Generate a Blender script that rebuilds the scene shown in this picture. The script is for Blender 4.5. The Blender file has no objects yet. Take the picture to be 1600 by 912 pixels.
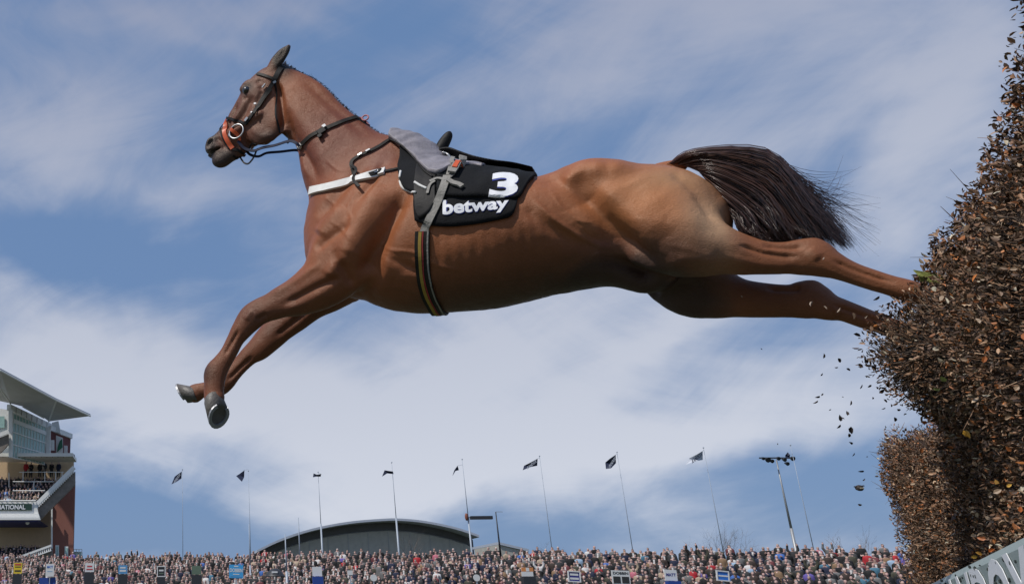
import bpy, bmesh, math, random
import numpy as np
from mathutils import Vector
from mathutils.bvhtree import BVHTree
random.seed(7); rng = np.random.default_rng(7)
C = bpy.context.scene.collection
scene = bpy.context.scene

# ------------------------------------------------------------------ camera, sky, sun, exposure
FOC, PX0, PY0, PITCH, CH = 1427.0, 262.0, 456.0, math.radians(19.1), 0.6
cp, sp = math.cos(PITCH), math.sin(PITCH)
cam = bpy.data.cameras.new('camera'); camo = bpy.data.objects.new('camera', cam); C.objects.link(camo)
camo.location = (0, 0, CH); camo.rotation_euler = (math.pi/2 + PITCH, 0, 0)
cam.lens = FOC/1600*36; cam.sensor_width = 36; cam.shift_x = (800-PX0)/1600; cam.clip_start = .05; cam.clip_end = 8000
scene.camera = camo
scene.view_settings.view_transform = 'Standard'; scene.view_settings.look = 'None'
scene.view_settings.exposure = 0.0; scene.view_settings.gamma = 1.0

def ray(px, py):                     # direction in the world through a place in the picture (y component about 1)
    f, u = FOC, PY0-py
    return np.array([px-PX0, f*cp-u*sp, f*sp+u*cp])
def at(px, py, Y):                   # the point at distance Y
    d = ray(px, py); return np.array([0, 0, CH]) + d*(Y/d[1])
def proj(p):
    x, y, z = p[0], p[1], p[2]-CH
    w = y*cp + z*sp; v = -y*sp + z*cp
    return PX0+FOC*x/w, PY0-FOC*v/w

SUN_EL, SUN_AZ = math.radians(55), math.radians(-120)   # azimuth from +Y towards +X
sdir = Vector((math.sin(SUN_AZ)*math.cos(SUN_EL), math.cos(SUN_AZ)*math.cos(SUN_EL), math.sin(SUN_EL)))
sl = bpy.data.lights.new('sun', 'SUN'); sl.energy = 3.5; sl.angle = math.radians(1.2); sl.color = (1, .95, .88)
so = bpy.data.objects.new('sun', sl); C.objects.link(so); so.rotation_euler = sdir.to_track_quat('Z', 'Y').to_euler()
so.location = (0, 0, 30)

def build_world():
    w = bpy.data.worlds.new('World'); scene.world = w; w.use_nodes = True
    nt = w.node_tree; N = nt.nodes; L = nt.links; N.clear()
    out = N.new('ShaderNodeOutputWorld'); bg = N.new('ShaderNodeBackground'); bg.inputs[1].default_value = .1
    L.new(bg.outputs[0], out.inputs[0])
    sky = N.new('ShaderNodeTexSky'); sky.sky_type = 'NISHITA'; sky.sun_disc = False
    sky.sun_elevation = SUN_EL; sky.sun_rotation = SUN_AZ; sky.air_density = 1.0; sky.dust_density = 1.2; sky.ozone_density = 1.5
    tc = N.new('ShaderNodeTexCoord'); sx = N.new('ShaderNodeSeparateXYZ'); L.new(tc.outputs['Generated'], sx.inputs[0])
    def M(op, a, b=None, c=None):
        n = N.new('ShaderNodeMath'); n.operation = op
        for i, v in enumerate((a, b, c)):
            if v is None: continue
            if isinstance(v, (int, float)): n.inputs[i].default_value = v
            else: L.new(v, n.inputs[i])
        return n.outputs[0]
    az = M('ARCTAN2', sx.outputs[0], sx.outputs[1]); el = M('ARCSINE', sx.outputs[2])
    def noise(scale, sx_, sy_, rot, detail=5, rough=.55, dist=0., off=0.):
        cb = N.new('ShaderNodeCombineXYZ'); L.new(az, cb.inputs[0]); L.new(el, cb.inputs[1]); cb.inputs[2].default_value = off
        mp = N.new('ShaderNodeMapping'); L.new(cb.outputs[0], mp.inputs[0]); mp.vector_type = 'TEXTURE'
        mp.inputs[3].default_value = (sx_, sy_, 1); mp.inputs[2].default_value = (0, 0, rot)
        n = N.new('ShaderNodeTexNoise'); n.inputs['Scale'].default_value = scale; n.inputs['Detail'].default_value = detail
        n.inputs['Roughness'].default_value = rough; n.inputs['Distortion'].default_value = dist; L.new(mp.outputs[0], n.inputs['Vector'])
        return n
    wn = noise(5, 1, .7, .2, 4, .55, .3, 3.1); ws = N.new('ShaderNodeSeparateColor'); L.new(wn.outputs['Color'], ws.inputs[0])
    azw = M('ADD', az, M('MULTIPLY', M('SUBTRACT', ws.outputs[0], .5), .16))
    elw = M('ADD', el, M('MULTIPLY', M('SUBTRACT', ws.outputs[1], .5), .11))
    blobs = [  # place in the picture, sizes in picture units, tilt, amount of cloud
        (380, 640, 420, 95, -8, .75), (150, 560, 260, 90, -6, .45), (760, 560, 260, 90, 20, .42), (900, 700, 420, 60, 10, .55),
        (1010, 560, 230, 30, 28, .4), (1230, 670, 190, 34, 5, .45), (60, 200, 240, 75, 10, .55), (90, 40, 260, 50, 0, .22),
        (330, 70, 160, 16, -14, .18), (1050, 60, 330, 75, 4, .45), (300, 20, 260, 40, 0, .35), (1470, 200, 55, 190, -28, .5), (1500, 60, 140, 50, 0, .22),
        (470, 400, 160, 60, 10, .20), (1120, 800, 120, 50, 0, .30), (620, 780, 220, 60, 5, .35), (250, 290, 200, 30, -8, .25),
        (130, 395, 220, 45, -4, -.55), (230, 820, 280, 42, -7, -.85), (1290, 770, 190, 55, 0, -.45), (560, 70, 160, 50, 0, -.2),
        (1310, 380, 130, 120, -20, -.3), (900, 180, 330, 60, 0, -.12), (1020, 600, 120, 30, 20, -.15)]
    tot = None
    for (bx, by, sxp, syp, rot, amp) in blobs:
        d = ray(bx, by); d = d/np.linalg.norm(d); a0, e0 = math.atan2(d[0], d[1]), math.asin(d[2])
        r = math.radians(rot); u = M('SUBTRACT', azw, a0); v = M('SUBTRACT', elw, e0)
        c, s = math.cos(r), math.sin(r)
        up = M('MULTIPLY', M('ADD', M('MULTIPLY', u, c), M('MULTIPLY', v, s)), 1/(sxp/FOC))
        vp = M('MULTIPLY', M('SUBTRACT', M('MULTIPLY', v, c), M('MULTIPLY', u, s)), 1/(syp/FOC))
        g = M('MULTIPLY', M('POWER', 2.718, M('MULTIPLY', M('ADD', M('MULTIPLY', up, up), M('MULTIPLY', vp, vp)), -1)), amp)
        tot = g if tot is None else M('ADD', tot, g)
    wisp = noise(2.3, 1.0, .42, -.28, 9, .58, .9, 1.0).outputs['Fac']
    wisp2 = noise(4.4, 1.0, .34, .36, 9, .60, .8, 6.0).outputs['Fac']
    big = noise(1.6, 1.2, .7, .1, 4, .5, .4, 9.0).outputs['Fac']
    n = M('ADD', M('MULTIPLY', M('SUBTRACT', wisp, .5), 1.35), M('MULTIPLY', M('SUBTRACT', wisp2, .5), .95))
    n = M('ADD', n, M('MULTIPLY', M('SUBTRACT', big, .5), .9))
    dens = M('ADD', M('ADD', M('MULTIPLY', tot, 1.0), .36), n)
    ramp = N.new('ShaderNodeMapRange'); ramp.interpolation_type = 'SMOOTHSTEP'; L.new(dens, ramp.inputs[0])
    ramp.inputs[1].default_value = .0; ramp.inputs[2].default_value = 1.02; ramp.inputs[3].default_value = .05; ramp.inputs[4].default_value = .97
    tint = N.new('ShaderNodeMix'); tint.data_type = 'RGBA'; tint.blend_type = 'MIX'; tint.inputs[0].default_value = .85
    L.new(sky.outputs[0], tint.inputs[6]); tint.inputs[7].default_value = (1.30, 2.40, 4.6, 1)
    mx = N.new('ShaderNodeMix'); mx.data_type = 'RGBA'; L.new(ramp.outputs[0], mx.inputs[0]); L.new(tint.outputs[2], mx.inputs[6])
    # thin high cloud is a little darker and more violet overhead, paler low down
    cm = N.new('ShaderNodeMapRange'); L.new(el, cm.inputs[0]); cm.inputs[1].default_value = .05; cm.inputs[2].default_value = .75
    cc = N.new('ShaderNodeMix'); cc.data_type = 'RGBA'; L.new(cm.outputs[0], cc.inputs[0])
    cc.inputs[6].default_value = (6.7, 7.05, 7.9, 1); cc.inputs[7].default_value = (2.3, 2.75, 4.2, 1)
    L.new(cc.outputs[2], mx.inputs[7]); L.new(mx.outputs[2], bg.inputs[0])
build_world()

# ------------------------------------------------------------------ helpers
WL = {}
def props(o, label=None, cat=None, group=None, kind=None):
    if label: o['label'] = label
    if cat: o['category'] = cat
    if group: o['group'] = group
    if kind: o['kind'] = kind
    return o
def thing(name, loc, label, cat, group=None, rotz=0):
    o = bpy.data.objects.new(name, None); C.objects.link(o); o.location = loc; o.rotation_euler = (0, 0, rotz)
    o.empty_display_size = .1; WL[o] = np.array(loc, float); return props(o, label, cat, group)
def mesh(name, V, F, mats, smooth=False, col=None, mi=None):
    me = bpy.data.meshes.new(name); V = np.asarray(V, np.float32)
    if isinstance(F, np.ndarray):
        n = F.shape[1]; me.vertices.add(len(V)); me.vertices.foreach_set('co', V.ravel())
        me.loops.add(F.size); me.loops.foreach_set('vertex_index', F.ravel().astype(np.int32))
        me.polygons.add(len(F)); me.polygons.foreach_set('loop_start', np.arange(0, F.size, n, dtype=np.int32))
        me.polygons.foreach_set('loop_total', np.full(len(F), n, np.int32)); me.update(calc_edges=True); me.validate()
    else:
        me.from_pydata(V.tolist(), [], F); me.update()
    for m in (mats if isinstance(mats, (list, tuple)) else [mats]): me.materials.append(m)
    if mi is not None: me.polygons.foreach_set('material_index', np.asarray(mi, np.int32))
    if smooth: me.polygons.foreach_set('use_smooth', np.ones(len(me.polygons), bool))
    if col is not None:
        ca = me.color_attributes.new('Col', 'FLOAT_COLOR', 'POINT')
        cc = np.ones((len(V), 4), np.float32); cc[:, :3] = col; ca.data.foreach_set('color', cc.ravel())
    return me
def obj(name, V, F, mats, parent=None, smooth=False, col=None, mi=None):
    V = np.asarray(V, float); c = (V.min(0)+V.max(0))/2
    o = bpy.data.objects.new(name, mesh(name, V-c, F, mats, smooth, col, mi)); C.objects.link(o)
    base = np.zeros(3)
    if parent is not None: o.parent = parent; base = WL[parent]
    o.location = c-base; WL[o] = c
    return o
def share(name, src, at_world, parent, rot=None):      # another object with the same mesh
    o = bpy.data.objects.new(name, src.data); C.objects.link(o); o.parent = parent
    o.location = np.asarray(at_world)-WL[parent]
    if rot is not None: o.rotation_euler = rot
    return o
class MB:
    def __init__(s): s.v = []; s.f = []; s.m = []; s.n = 0
    def add(s, V, F, m=0):
        V = np.asarray(V, float); s.v.append(V); s.f += [tuple(i+s.n for i in f) for f in F]; s.m += [m]*len(F); s.n += len(V); return s
    def box(s, c, size, ax=None, m=0):
        c = np.asarray(c, float); h = np.asarray(size, float)/2; A = np.eye(3) if ax is None else np.asarray(ax, float)
        V = [c + A[0]*h[0]*i + A[1]*h[1]*j + A[2]*h[2]*k for i in (-1, 1) for j in (-1, 1) for k in (-1, 1)]
        return s.add(V, [(0, 1, 3, 2), (4, 6, 7, 5), (0, 4, 5, 1), (2, 3, 7, 6), (0, 2, 6, 4), (1, 5, 7, 3)], m)
    def beam(s, a, b, w, t, up=(0, 0, 1), m=0):
        a = np.asarray(a, float); b = np.asarray(b, float); d = b-a; L = np.linalg.norm(d); d = d/L
        u = np.asarray(up, float); x = np.cross(d, u); x /= max(np.linalg.norm(x), 1e-9); u = np.cross(x, d)
        return s.box((a+b)/2, (L, w, t), (d, x, u), m)
    def tube(s, pts, rad, n=6, m=0, cap=True):
        pts = np.asarray(pts, float); rad = np.broadcast_to(np.asarray(rad, float), (len(pts),))
        T = np.gradient(pts, axis=0); T /= np.linalg.norm(T, axis=1)[:, None]+1e-12
        ref = np.array([0, 0, 1.]) if abs(T[0][2]) < .9 else np.array([1., 0, 0])
        V = []
        for p, t, r in zip(pts, T, rad):
            a = np.cross(t, ref); a /= np.linalg.norm(a)+1e-12; b = np.cross(t, a)
            for k in range(n):
                an = 2*math.pi*k/n; V.append(p + r*(math.cos(an)*a+math.sin(an)*b))
        F = [(i*n+k, i*n+(k+1) % n, (i+1)*n+(k+1) % n, (i+1)*n+k) for i in range(len(pts)-1) for k in range(n)]
        if cap: F += [tuple(range(n-1, -1, -1)), tuple((len(pts)-1)*n+k for k in range(n))]
        return s.add(V, F, m)
    def prism(s, poly, d, m=0):        # 3-D outline pushed along vector d
        P = np.asarray(poly, float); d = np.asarray(d, float); n = len(P)
        return s.add(np.vstack([P, P+d]), [tuple(range(n-1, -1, -1)), tuple(range(n, 2*n))]+[(i, (i+1) % n, (i+1) % n+n, i+n) for i in range(n)], m)
    def build(s, name, mats, parent=None, smooth=False):
        return obj(name, np.vstack(s.v), s.f, mats, parent, smooth, mi=s.m)

def mat(name, color, rough=.6, metal=0., noise=0., scale=8., bump=0., bscale=60., spec=.5, attr=False, sheen=0., color2=None, trans=0., coat=0.):
    m = bpy.data.materials.new(name); m.use_nodes = True; nt = m.node_tree; b = nt.nodes['Principled BSDF']; L = nt.links
    b.inputs['Base Color'].default_value = (*color, 1); b.inputs['Roughness'].default_value = rough; b.inputs['Metallic'].default_value = metal
    b.inputs['Specular IOR Level'].default_value = spec
    if sheen: b.inputs['Sheen Weight'].default_value = sheen
    if coat: b.inputs['Coat Weight'].default_value = coat; b.inputs['Coat Roughness'].default_value = .3
    src = None
    if attr:
        a = nt.nodes.new('ShaderNodeVertexColor'); a.layer_name = 'Col'; src = a.outputs[0]
    tc = nt.nodes.new('ShaderNodeTexCoord')
    if noise or color2:
        n = nt.nodes.new('ShaderNodeTexNoise'); n.inputs['Scale'].default_value = scale; n.inputs['Detail'].default_value = 6; n.inputs['Roughness'].default_value = .65
        L.new(tc.outputs['Object'], n.inputs['Vector'])
        mr = nt.nodes.new('ShaderNodeMapRange'); mr.inputs[1].default_value = .3; mr.inputs[2].default_value = .7; L.new(n.outputs['Fac'], mr.inputs[0])
        if color2:
            x = nt.nodes.new('ShaderNodeMix'); x.data_type = 'RGBA'; L.new(mr.outputs[0], x.inputs[0]); x.inputs[6].default_value = (*color, 1); x.inputs[7].default_value = (*color2, 1)
            src = x.outputs[2]
        if noise:
            mr2 = nt.nodes.new('ShaderNodeMapRange'); L.new(n.outputs['Fac'], mr2.inputs[0]); mr2.inputs[1].default_value = .25; mr2.inputs[2].default_value = .75
            mr2.inputs[3].default_value = 1-noise; mr2.inputs[4].default_value = 1+noise*.6
            x = nt.nodes.new('ShaderNodeMix'); x.data_type = 'RGBA'; x.blend_type = 'MULTIPLY'; x.inputs[0].default_value = 1
            if src is None: x.inputs[6].default_value = (*color, 1)
            else: L.new(src, x.inputs[6])
            L.new(mr2.outputs[0], x.inputs[7]); src = x.outputs[2]
    if src is not None: L.new(src, b.inputs['Base Color'])
    if bump:
        n = nt.nodes.new('ShaderNodeTexNoise'); n.inputs['Scale'].default_value = bscale; n.inputs['Detail'].default_value = 5
        L.new(tc.outputs['Object'], n.inputs['Vector'])
        bp = nt.nodes.new('ShaderNodeBump'); bp.inputs['Strength'].default_value = bump; bp.inputs['Distance'].default_value = .01
        L.new(n.outputs['Fac'], bp.inputs['Height']); L.new(bp.outputs[0], b.inputs['Normal'])
    return m

_txt = {}
def text2d(s, bold=.02, sub=.12, width=None):            # flat letters: points in a unit box (0..1 both ways), triangles
    if (s, bold) in _txt: return _txt[(s, bold)]
    cu = bpy.data.curves.new('letters', 'FONT'); cu.body = s; cu.offset = bold; cu.fill_mode = 'BOTH'; cu.resolution_u = 4
    o = bpy.data.objects.new('letters', cu); C.objects.link(o); dg = bpy.context.evaluated_depsgraph_get(); me = bpy.data.meshes.new_from_object(o.evaluated_get(dg))
    bm = bmesh.new(); bm.from_mesh(me); bmesh.ops.remove_doubles(bm, verts=bm.verts, dist=1e-5); bmesh.ops.triangulate(bm, faces=bm.faces)
    for _ in range(4):
        es = [e for e in bm.edges if e.calc_length() > sub]
        if not es: break
        bmesh.ops.subdivide_edges(bm, edges=es, cuts=1); bmesh.ops.triangulate(bm, faces=bm.faces)
    V = np.array([v.co[:2] for v in bm.verts]); bm.verts.index_update(); F = [tuple(v.index for v in f.verts) for f in bm.faces]
    bm.free(); bpy.data.objects.remove(o); bpy.data.curves.remove(cu); bpy.data.meshes.remove(me)
    lo, hi = V.min(0), V.max(0); V = (V-lo)/(hi-lo); _txt[(s, bold)] = (V, F); return V, F
def letters(name, s, o0, ux, uy, m, parent, bold=.02, lift=None):     # flat text in a parallelogram from corner o0 along ux (width) and uy (height)
    V, F = text2d(s, bold); P = np.asarray(o0)+V[:, :1]*np.asarray(ux)+V[:, 1:]*np.asarray(uy)
    n = np.cross(ux, uy); n = n/np.linalg.norm(n)
    k = len(P); b = {}
    for f in F:
        for i in range(3):
            e = (f[i], f[(i+1) % 3]); b[e] = 1
    side = [(a, c, c+k, a+k) for (a, c) in b if (c, a) not in b]
    return obj(name, np.vstack([P, P+n*(lift or .004)]), [tuple(x+k for x in f) for f in F]+side, m, parent)

# ------------------------------------------------------------------ implicit surfaces: tapered limbs blended into one skin
def spline(P, n):
    P = np.asarray(P, float); out = []
    Q = np.vstack([2*P[0]-P[1], P, 2*P[-1]-P[-2]])
    for i in range(1, len(Q)-2):
        a, b, c, d = Q[i-1], Q[i], Q[i+1], Q[i+2]
        for t in np.arange(n)/n:
            out.append(.5*((2*b)+(c-a)*t+(2*a-5*b+4*c-d)*t*t+(3*b-a-3*c+d)*t**3))
    out.append(P[-1]); return np.array(out)
class Field:
    def __init__(s, lo, hi, h):
        s.lo = np.array(lo, float); s.h = h; s.n = np.ceil((np.array(hi)-s.lo)/h).astype(int)+1
        s.F = np.full(s.n, .2, np.float32); s.ax = [(s.lo[i]+np.arange(s.n[i])*h).astype(np.float32) for i in range(3)]
    def rng(s, a, b):
        i0 = np.clip(np.floor((a-s.lo)/s.h).astype(int), 0, s.n-1); i1 = np.clip(np.ceil((b-s.lo)/s.h).astype(int)+1, 1, s.n)
        return i0, i1
    def chain(s, st, k=.03, n=5, iso=False, cut=False, mg=.07):       # stations: x, y, z, radius, half thickness across
        S = spline(st, n) if len(st) > 2 else np.asarray(st, float)
        if len(S) == 1: S = np.vstack([S, S+1e-4])
        R = np.maximum(S[:, 3], S[:, 4])[:, None]+mg
        i0, i1 = s.rng((S[:, :3]-R).min(0), (S[:, :3]+R).max(0))
        G = np.full(i1-i0, .2, np.float32)
        for A, B in zip(S[:-1], S[1:]):
            R = max(A[3], B[3], A[4], B[4])+mg
            j0, j1 = s.rng(np.minimum(A[:3], B[:3])-R, np.maximum(A[:3], B[:3])+R)
            j0 = np.maximum(j0, i0); j1 = np.minimum(j1, i1)
            if (j1 <= j0).any(): continue
            X = s.ax[0][j0[0]:j1[0], None, None]; Y = s.ax[1][None, j0[1]:j1[1], None]; Z = s.ax[2][None, None, j0[2]:j1[2]]
            d = (B-A).astype(np.float32); A = A.astype(np.float32)
            if iso:
                t = ((X-A[0])*d[0]+(Y-A[1])*d[1]+(Z-A[2])*d[2])/max(float(d[:3]@d[:3]), 1e-9)
            else:
                t = ((X-A[0])*d[0]+(Z-A[2])*d[2])/max(float(d[0]**2+d[2]**2), 1e-9)
            t = np.clip(t, 0, 1); r = A[3]+t*d[3]; q = r/(A[4]+t*d[4])
            D = np.sqrt((X-A[0]-t*d[0])**2+((Y-A[1]-t*d[1])*q)**2+(Z-A[2]-t*d[2])**2)-r
            sl = tuple(slice(j0[i]-i0[i], j1[i]-i0[i]) for i in range(3)); G[sl] = np.minimum(G[sl], D)
        sl = tuple(slice(i0[i], i1[i]) for i in range(3)); a = s.F[sl]
        if cut:
            G = -G; h = np.maximum(k-np.abs(a-G), 0)/k; s.F[sl] = np.maximum(a, G)+h*h*k*.25
        else:
            h = np.maximum(k-np.abs(a-G), 0)/k; s.F[sl] = np.minimum(a, G)-h*h*k*.25
    def mesh(s):
        F = s.F; n = s.n; neg = F < 0; cnt = np.zeros(n-1, np.int8)
        cr = [(i, j, k) for i in (0, 1) for j in (0, 1) for k in (0, 1)]
        for (i, j, k) in cr: cnt += neg[i:n[0]-1+i, j:n[1]-1+j, k:n[2]-1+k]
        act = np.argwhere((cnt > 0) & (cnt < 8)); vid = np.full(n-1, -1, np.int32); vid[tuple(act.T)] = np.arange(len(act))
        val = np.stack([F[act[:, 0]+i, act[:, 1]+j, act[:, 2]+k] for (i, j, k) in cr], 1)
        P = np.zeros((len(act), 3)); c = np.zeros(len(act)); crn = np.array(cr, float)
        for a in range(8):
            for b in range(a+1, 8):
                if np.abs(crn[a]-crn[b]).sum() != 1: continue
                va, vb = val[:, a], val[:, b]; m = (va < 0) != (vb < 0); t = np.where(m, va/np.where(m, va-vb, 1), 0)
                P += np.where(m[:, None], crn[a]+t[:, None]*(crn[b]-crn[a]), 0); c += m
        V = s.lo+(act+P/c[:, None])*s.h; Q = []
        for ax in range(3):
            u, v = [(1, 2), (2, 0), (0, 1)][ax]; sl0 = [slice(None)]*3; sl1 = [slice(None)]*3
            sl0[ax] = slice(0, n[ax]-1); sl1[ax] = slice(1, n[ax]); A, B = neg[tuple(sl0)], neg[tuple(sl1)]
            e = np.argwhere(A != B); e = e[(e[:, u] > 0) & (e[:, v] > 0) & (e[:, u] < n[u]-1) & (e[:, v] < n[v]-1)]
            fl = A[tuple(e.T)]; q = []
            for du, dv in ((-1, -1), (0, -1), (0, 0), (-1, 0)):
                w = e.copy(); w[:, u] += du; w[:, v] += dv; q.append(vid[tuple(w.T)])
            q = np.stack(q, 1); q[~fl] = q[~fl][:, ::-1]; Q.append(q)
        return V, np.vstack(Q)
def skin_smooth(V, F, it, lam=.5):
    E = np.vstack([F[:, [0, 1]], F[:, [1, 2]], F[:, [2, 3]], F[:, [3, 0]]])
    for _ in range(it):
        S = np.zeros_like(V); c = np.bincount(E[:, 0], minlength=len(V))+np.bincount(E[:, 1], minlength=len(V))
        for a in range(3): S[:, a] = np.bincount(E[:, 0], V[E[:, 1], a], len(V))+np.bincount(E[:, 1], V[E[:, 0], a], len(V))
        V = V+lam*(S/np.maximum(c, 1)[:, None]-V)
    return V
def normals(V, F):
    N = np.cross(V[F[:, 2]]-V[F[:, 0]], V[F[:, 3]]-V[F[:, 1]]); out = np.zeros_like(V)
    for k in range(4):
        for a in range(3): out[:, a] += np.bincount(F[:, k], N[:, a], len(V))
    return out/(np.linalg.norm(out, axis=1)[:, None]+1e-12)
# ------------------------------------------------------------------ the horse: frame along its body (x to the rump, y away from the camera)
P0 = np.array([2.02, 3.0, 0]); YAW = math.radians(-27)
Rz = np.array([[math.cos(YAW), -math.sin(YAW), 0], [math.sin(YAW), math.cos(YAW), 0], [0, 0, 1]])
def toW(p): return P0 + np.asarray(p) @ Rz.T
def toL(p): return (np.asarray(p)-P0) @ Rz
CL = toL([0, 0, CH])
def lray(px, py): d = ray(px, py) @ Rz; return d
def loc(px, py, yl): d = lray(px, py); return CL + d*((yl-CL[1])/d[1])
def ch(pts, yl=0., ys=None):      # pts: px, py, radius in picture units, half thickness (m) [, sideways place]
    out = []; P = np.array([p[:2] for p in pts], float)
    T = np.gradient(P, axis=0) if len(P) > 1 else np.array([[1., 0]])
    for i, p in enumerate(pts):
        y = p[4] if len(p) > 4 else yl; t = T[i]/(np.linalg.norm(T[i])+1e-9); n = np.array([-t[1], t[0]])*p[2]
        c = loc(p[0], p[1], y); a = loc(p[0]+n[0], p[1]+n[1], y); b = loc(p[0]-n[0], p[1]-n[1], y)
        out.append((c[0], c[1], c[2], np.linalg.norm(a-b)/2, p[3]))
    return out

HX = .0056
lo = loc(262, 600, 0); hi = loc(1520, 120, 0)
Fd = Field((lo[0]-.05, -.36, 1.12), (hi[0]+.05, .36, 3.3), HX)
# trunk
Fd.chain(ch([(600, 356, 108, .235), (640, 370, 113, .258), (700, 375, 107, .28), (770, 376, 98, .285), (840, 371, 86, .27), (890, 358, 84, .25), (935, 350, 84, .235)]), .02)
Fd.chain(ch([(610, 290, 72, .12), (570, 335, 82, .17), (548, 392, 64, .20)]), .05)           # withers, point of shoulder
Fd.chain(ch([(552, 330, 64, .15), (545, 380, 62, .17), (570, 398, 62, .18)]), .04)
Fd.chain(ch([(930, 346, 80, .225), (985, 335, 70, .228), (1040, 339, 69, .22), (1076, 350, 57, .18)]), .05)
Fd.chain(ch([(890, 390, 55, .17), (950, 392, 50, .13), (1010, 410, 48, .10)]), .05)          # flank and groin
Fd.chain(ch([(905, 300, 22, .19), (925, 292, 24, .205), (960, 300, 26, .21)]), .05)           # point of hip
# neck
Fd.chain(ch([(575, 290, 80, .135), (545, 265, 74, .115), (517, 222, 55, .095), (499, 197, 48, .085), (481, 179, 49, .078), (462, 160, 46, .070), (446, 137, 32, .062)]), .045)
# head
Fd.chain(ch([(436, 122, 18, .050), (424, 134, 26, .074), (412, 152, 31, .086), (407, 166, 35, .082)]), .03)
Fd.chain(ch([(418, 178, 34, .074), (395, 188, 34, .072), (383, 203, 28, .060), (370, 212, 24.5, .052), (357, 220, 21, .046), (346, 228, 19, .046), (338, 229, 16, .047)]), .025)
for sy in (-1, 1):
    Fd.chain(ch([(421, 186, 30, .028, sy*.050), (412, 196, 27, .026, sy*.048)]), .025)        # jowl
    Fd.chain(ch([(405, 178, 5, .012, sy*.080), (378, 196, 5, .012, sy*.060), (362, 206, 4, .010, sy*.050)]), .022)  # facial crest
    Fd.chain(ch([(396, 131, 6, .014, sy*.066), (388, 133, 7.5, .014, sy*.066), (380, 139, 5, .013, sy*.062)]), .014)      # brow
    Fd.chain(ch([(330, 222, 7, .012, sy*.036), (328, 229, 6, .012, sy*.036)]), .012)         # nostril rim
    Fd.chain(ch([(329, 219, 3.6, .016, sy*.050), (326, 227, 3.8, .017, sy*.046)]), .004, cut=True)
    Fd.chain(ch([(424, 110, 8, .018, sy*.052), (432, 97, 9, .018, sy*.055), (441, 85, 7.5, .015, sy*.055), (448, 77, 4.5, .010, sy*.054), (452, 72, 1.6, .006, sy*.053)]), .012)  # ears
    Fd.chain(ch([(425, 103, 2.5, .010, sy*.085), (433, 93, 5, .010, sy*.080), (442, 83, 3.5, .008, sy*.072)]), .006, cut=True)
Fd.chain(ch([(333, 236, 8.5, .038), (331, 240, 6, .032)]), .012)                              # upper lip
Fd.chain(ch([(372, 234, 12, .030), (358, 240, 13, .036), (347, 247, 13, .036), (342, 250, 10, .032)]), .012)   # lower jaw and lip
Fd.chain(ch([(318, 241, 1.7, .08), (334, 241.5, 1.5, .08), (348, 236, 1.2, .08)]), .004, cut=True)  # mouth line
# forelegs
def foreleg(near):
    if near:
        y = -.125
        Fd.chain(ch([(590, 330, 62, .075, -.14), (560, 375, 56, .085, -.165), (535, 405, 50, .09, -.155), (510, 436, 40, .085, -.14), (474, 459, 31, .066, y), (445, 470, 24, .052, y),
                     (424, 479, 20.5, .046, y), (405, 487, 19.5, .043, y), (392, 496, 19.5, .042, y), (380, 511, 16, .037, y), (368, 530, 12.6, .029, y), (358, 550, 12.3, .027, y),
                     (346, 568, 14, .030, y), (337, 582, 17, .033, y), (335, 598, 15.5, .031, y), (334, 613, 15, .030, y), (335, 621, 15.5, .032, y)]), .035)
        Fd.chain(ch([(368, 536, 4, .010, y), (357, 556, 4, .010, y)]), .01)
    else:
        y = .125
        Fd.chain(ch([(585, 345, 58, .075, .14), (556, 385, 54, .085, .165), (540, 420, 47, .09, .155), (516, 448, 36, .085, .14), (486, 472, 27, .064, y), (460, 495, 23, .05, y),
                     (440, 511, 21, .045, y), (421, 527, 20.5, .043, y), (405, 543, 18, .038, y), (391, 554, 14.5, .031, y), (377, 568, 13, .027, y), (363, 583, 13.4, .028, y), (352, 595, 15, .031, y),
                     (341, 603, 15.5, .032, y), (326, 607, 11.5, .027, y), (314, 610, 11.5, .027, y), (305, 614, 14, .032, y)]), .035)
def hindleg(near):
    if near:
        y = -.13
        Fd.chain(ch([(1010, 345, 66, .10, -.135), (1050, 366, 62, .105, -.145), (1095, 384, 46, .095, -.14), (1130, 392, 35, .080, -.135), (1160, 398, 30, .064, y), (1195, 402, 25, .052, y), (1228, 402, 24, .044, y),
                     (1254, 401, 27.5, .042, y), (1272, 403, 27, .042, y), (1292, 411, 22, .040, y), (1314, 419, 17.5, .034, y), (1345, 431, 15.5, .030, y), (1385, 444, 14.8, .029, y), (1415, 453, 16.5, .033, y),
                     (1434, 458, 15, .031, y), (1452, 470, 12, .029, y), (1464, 484, 14, .034, y)]), .04)
        Fd.chain(ch([(1258, 385, 9, .022, y), (1274, 382, 8, .020, y), (1290, 394, 7, .018, y)]), .02)
    else:
        y = .13
        Fd.chain(ch([(1000, 360, 60, .10, .135), (1040, 395, 62, .105, .145), (1076, 434, 60, .10, .14), (1110, 455, 42, .08, .135), (1150, 465, 30, .062, y), (1195, 469, 26.5, .052, y), (1234, 470, 25.5, .044, y),
                     (1258, 469, 28, .042, y), (1275, 472, 25, .041, y), (1296, 480, 20, .037, y), (1318, 485, 16.5, .032, y), (1350, 497, 15.5, .029, y), (1385, 509, 14.5, .028, y), (1410, 519, 15.5, .031, y),
                     (1428, 527, 14, .030, y), (1442, 540, 11.5, .028, y), (1452, 552, 13.5, .032, y)]), .04)
        Fd.chain(ch([(1250, 452, 9, .022, y), (1270, 447, 8, .020, y), (1287, 458, 7, .018, y)]), .02)
for nn in (True, False): foreleg(nn); hindleg(nn)
Fd.chain(ch([(1030, 268, 12, .035), (1048, 262, 10, .03), (1066, 258, 8, .026)]), .03)        # dock of the tail
HV, HF = Fd.mesh(); HV = skin_smooth(HV, HF, 2)
del Fd

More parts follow.
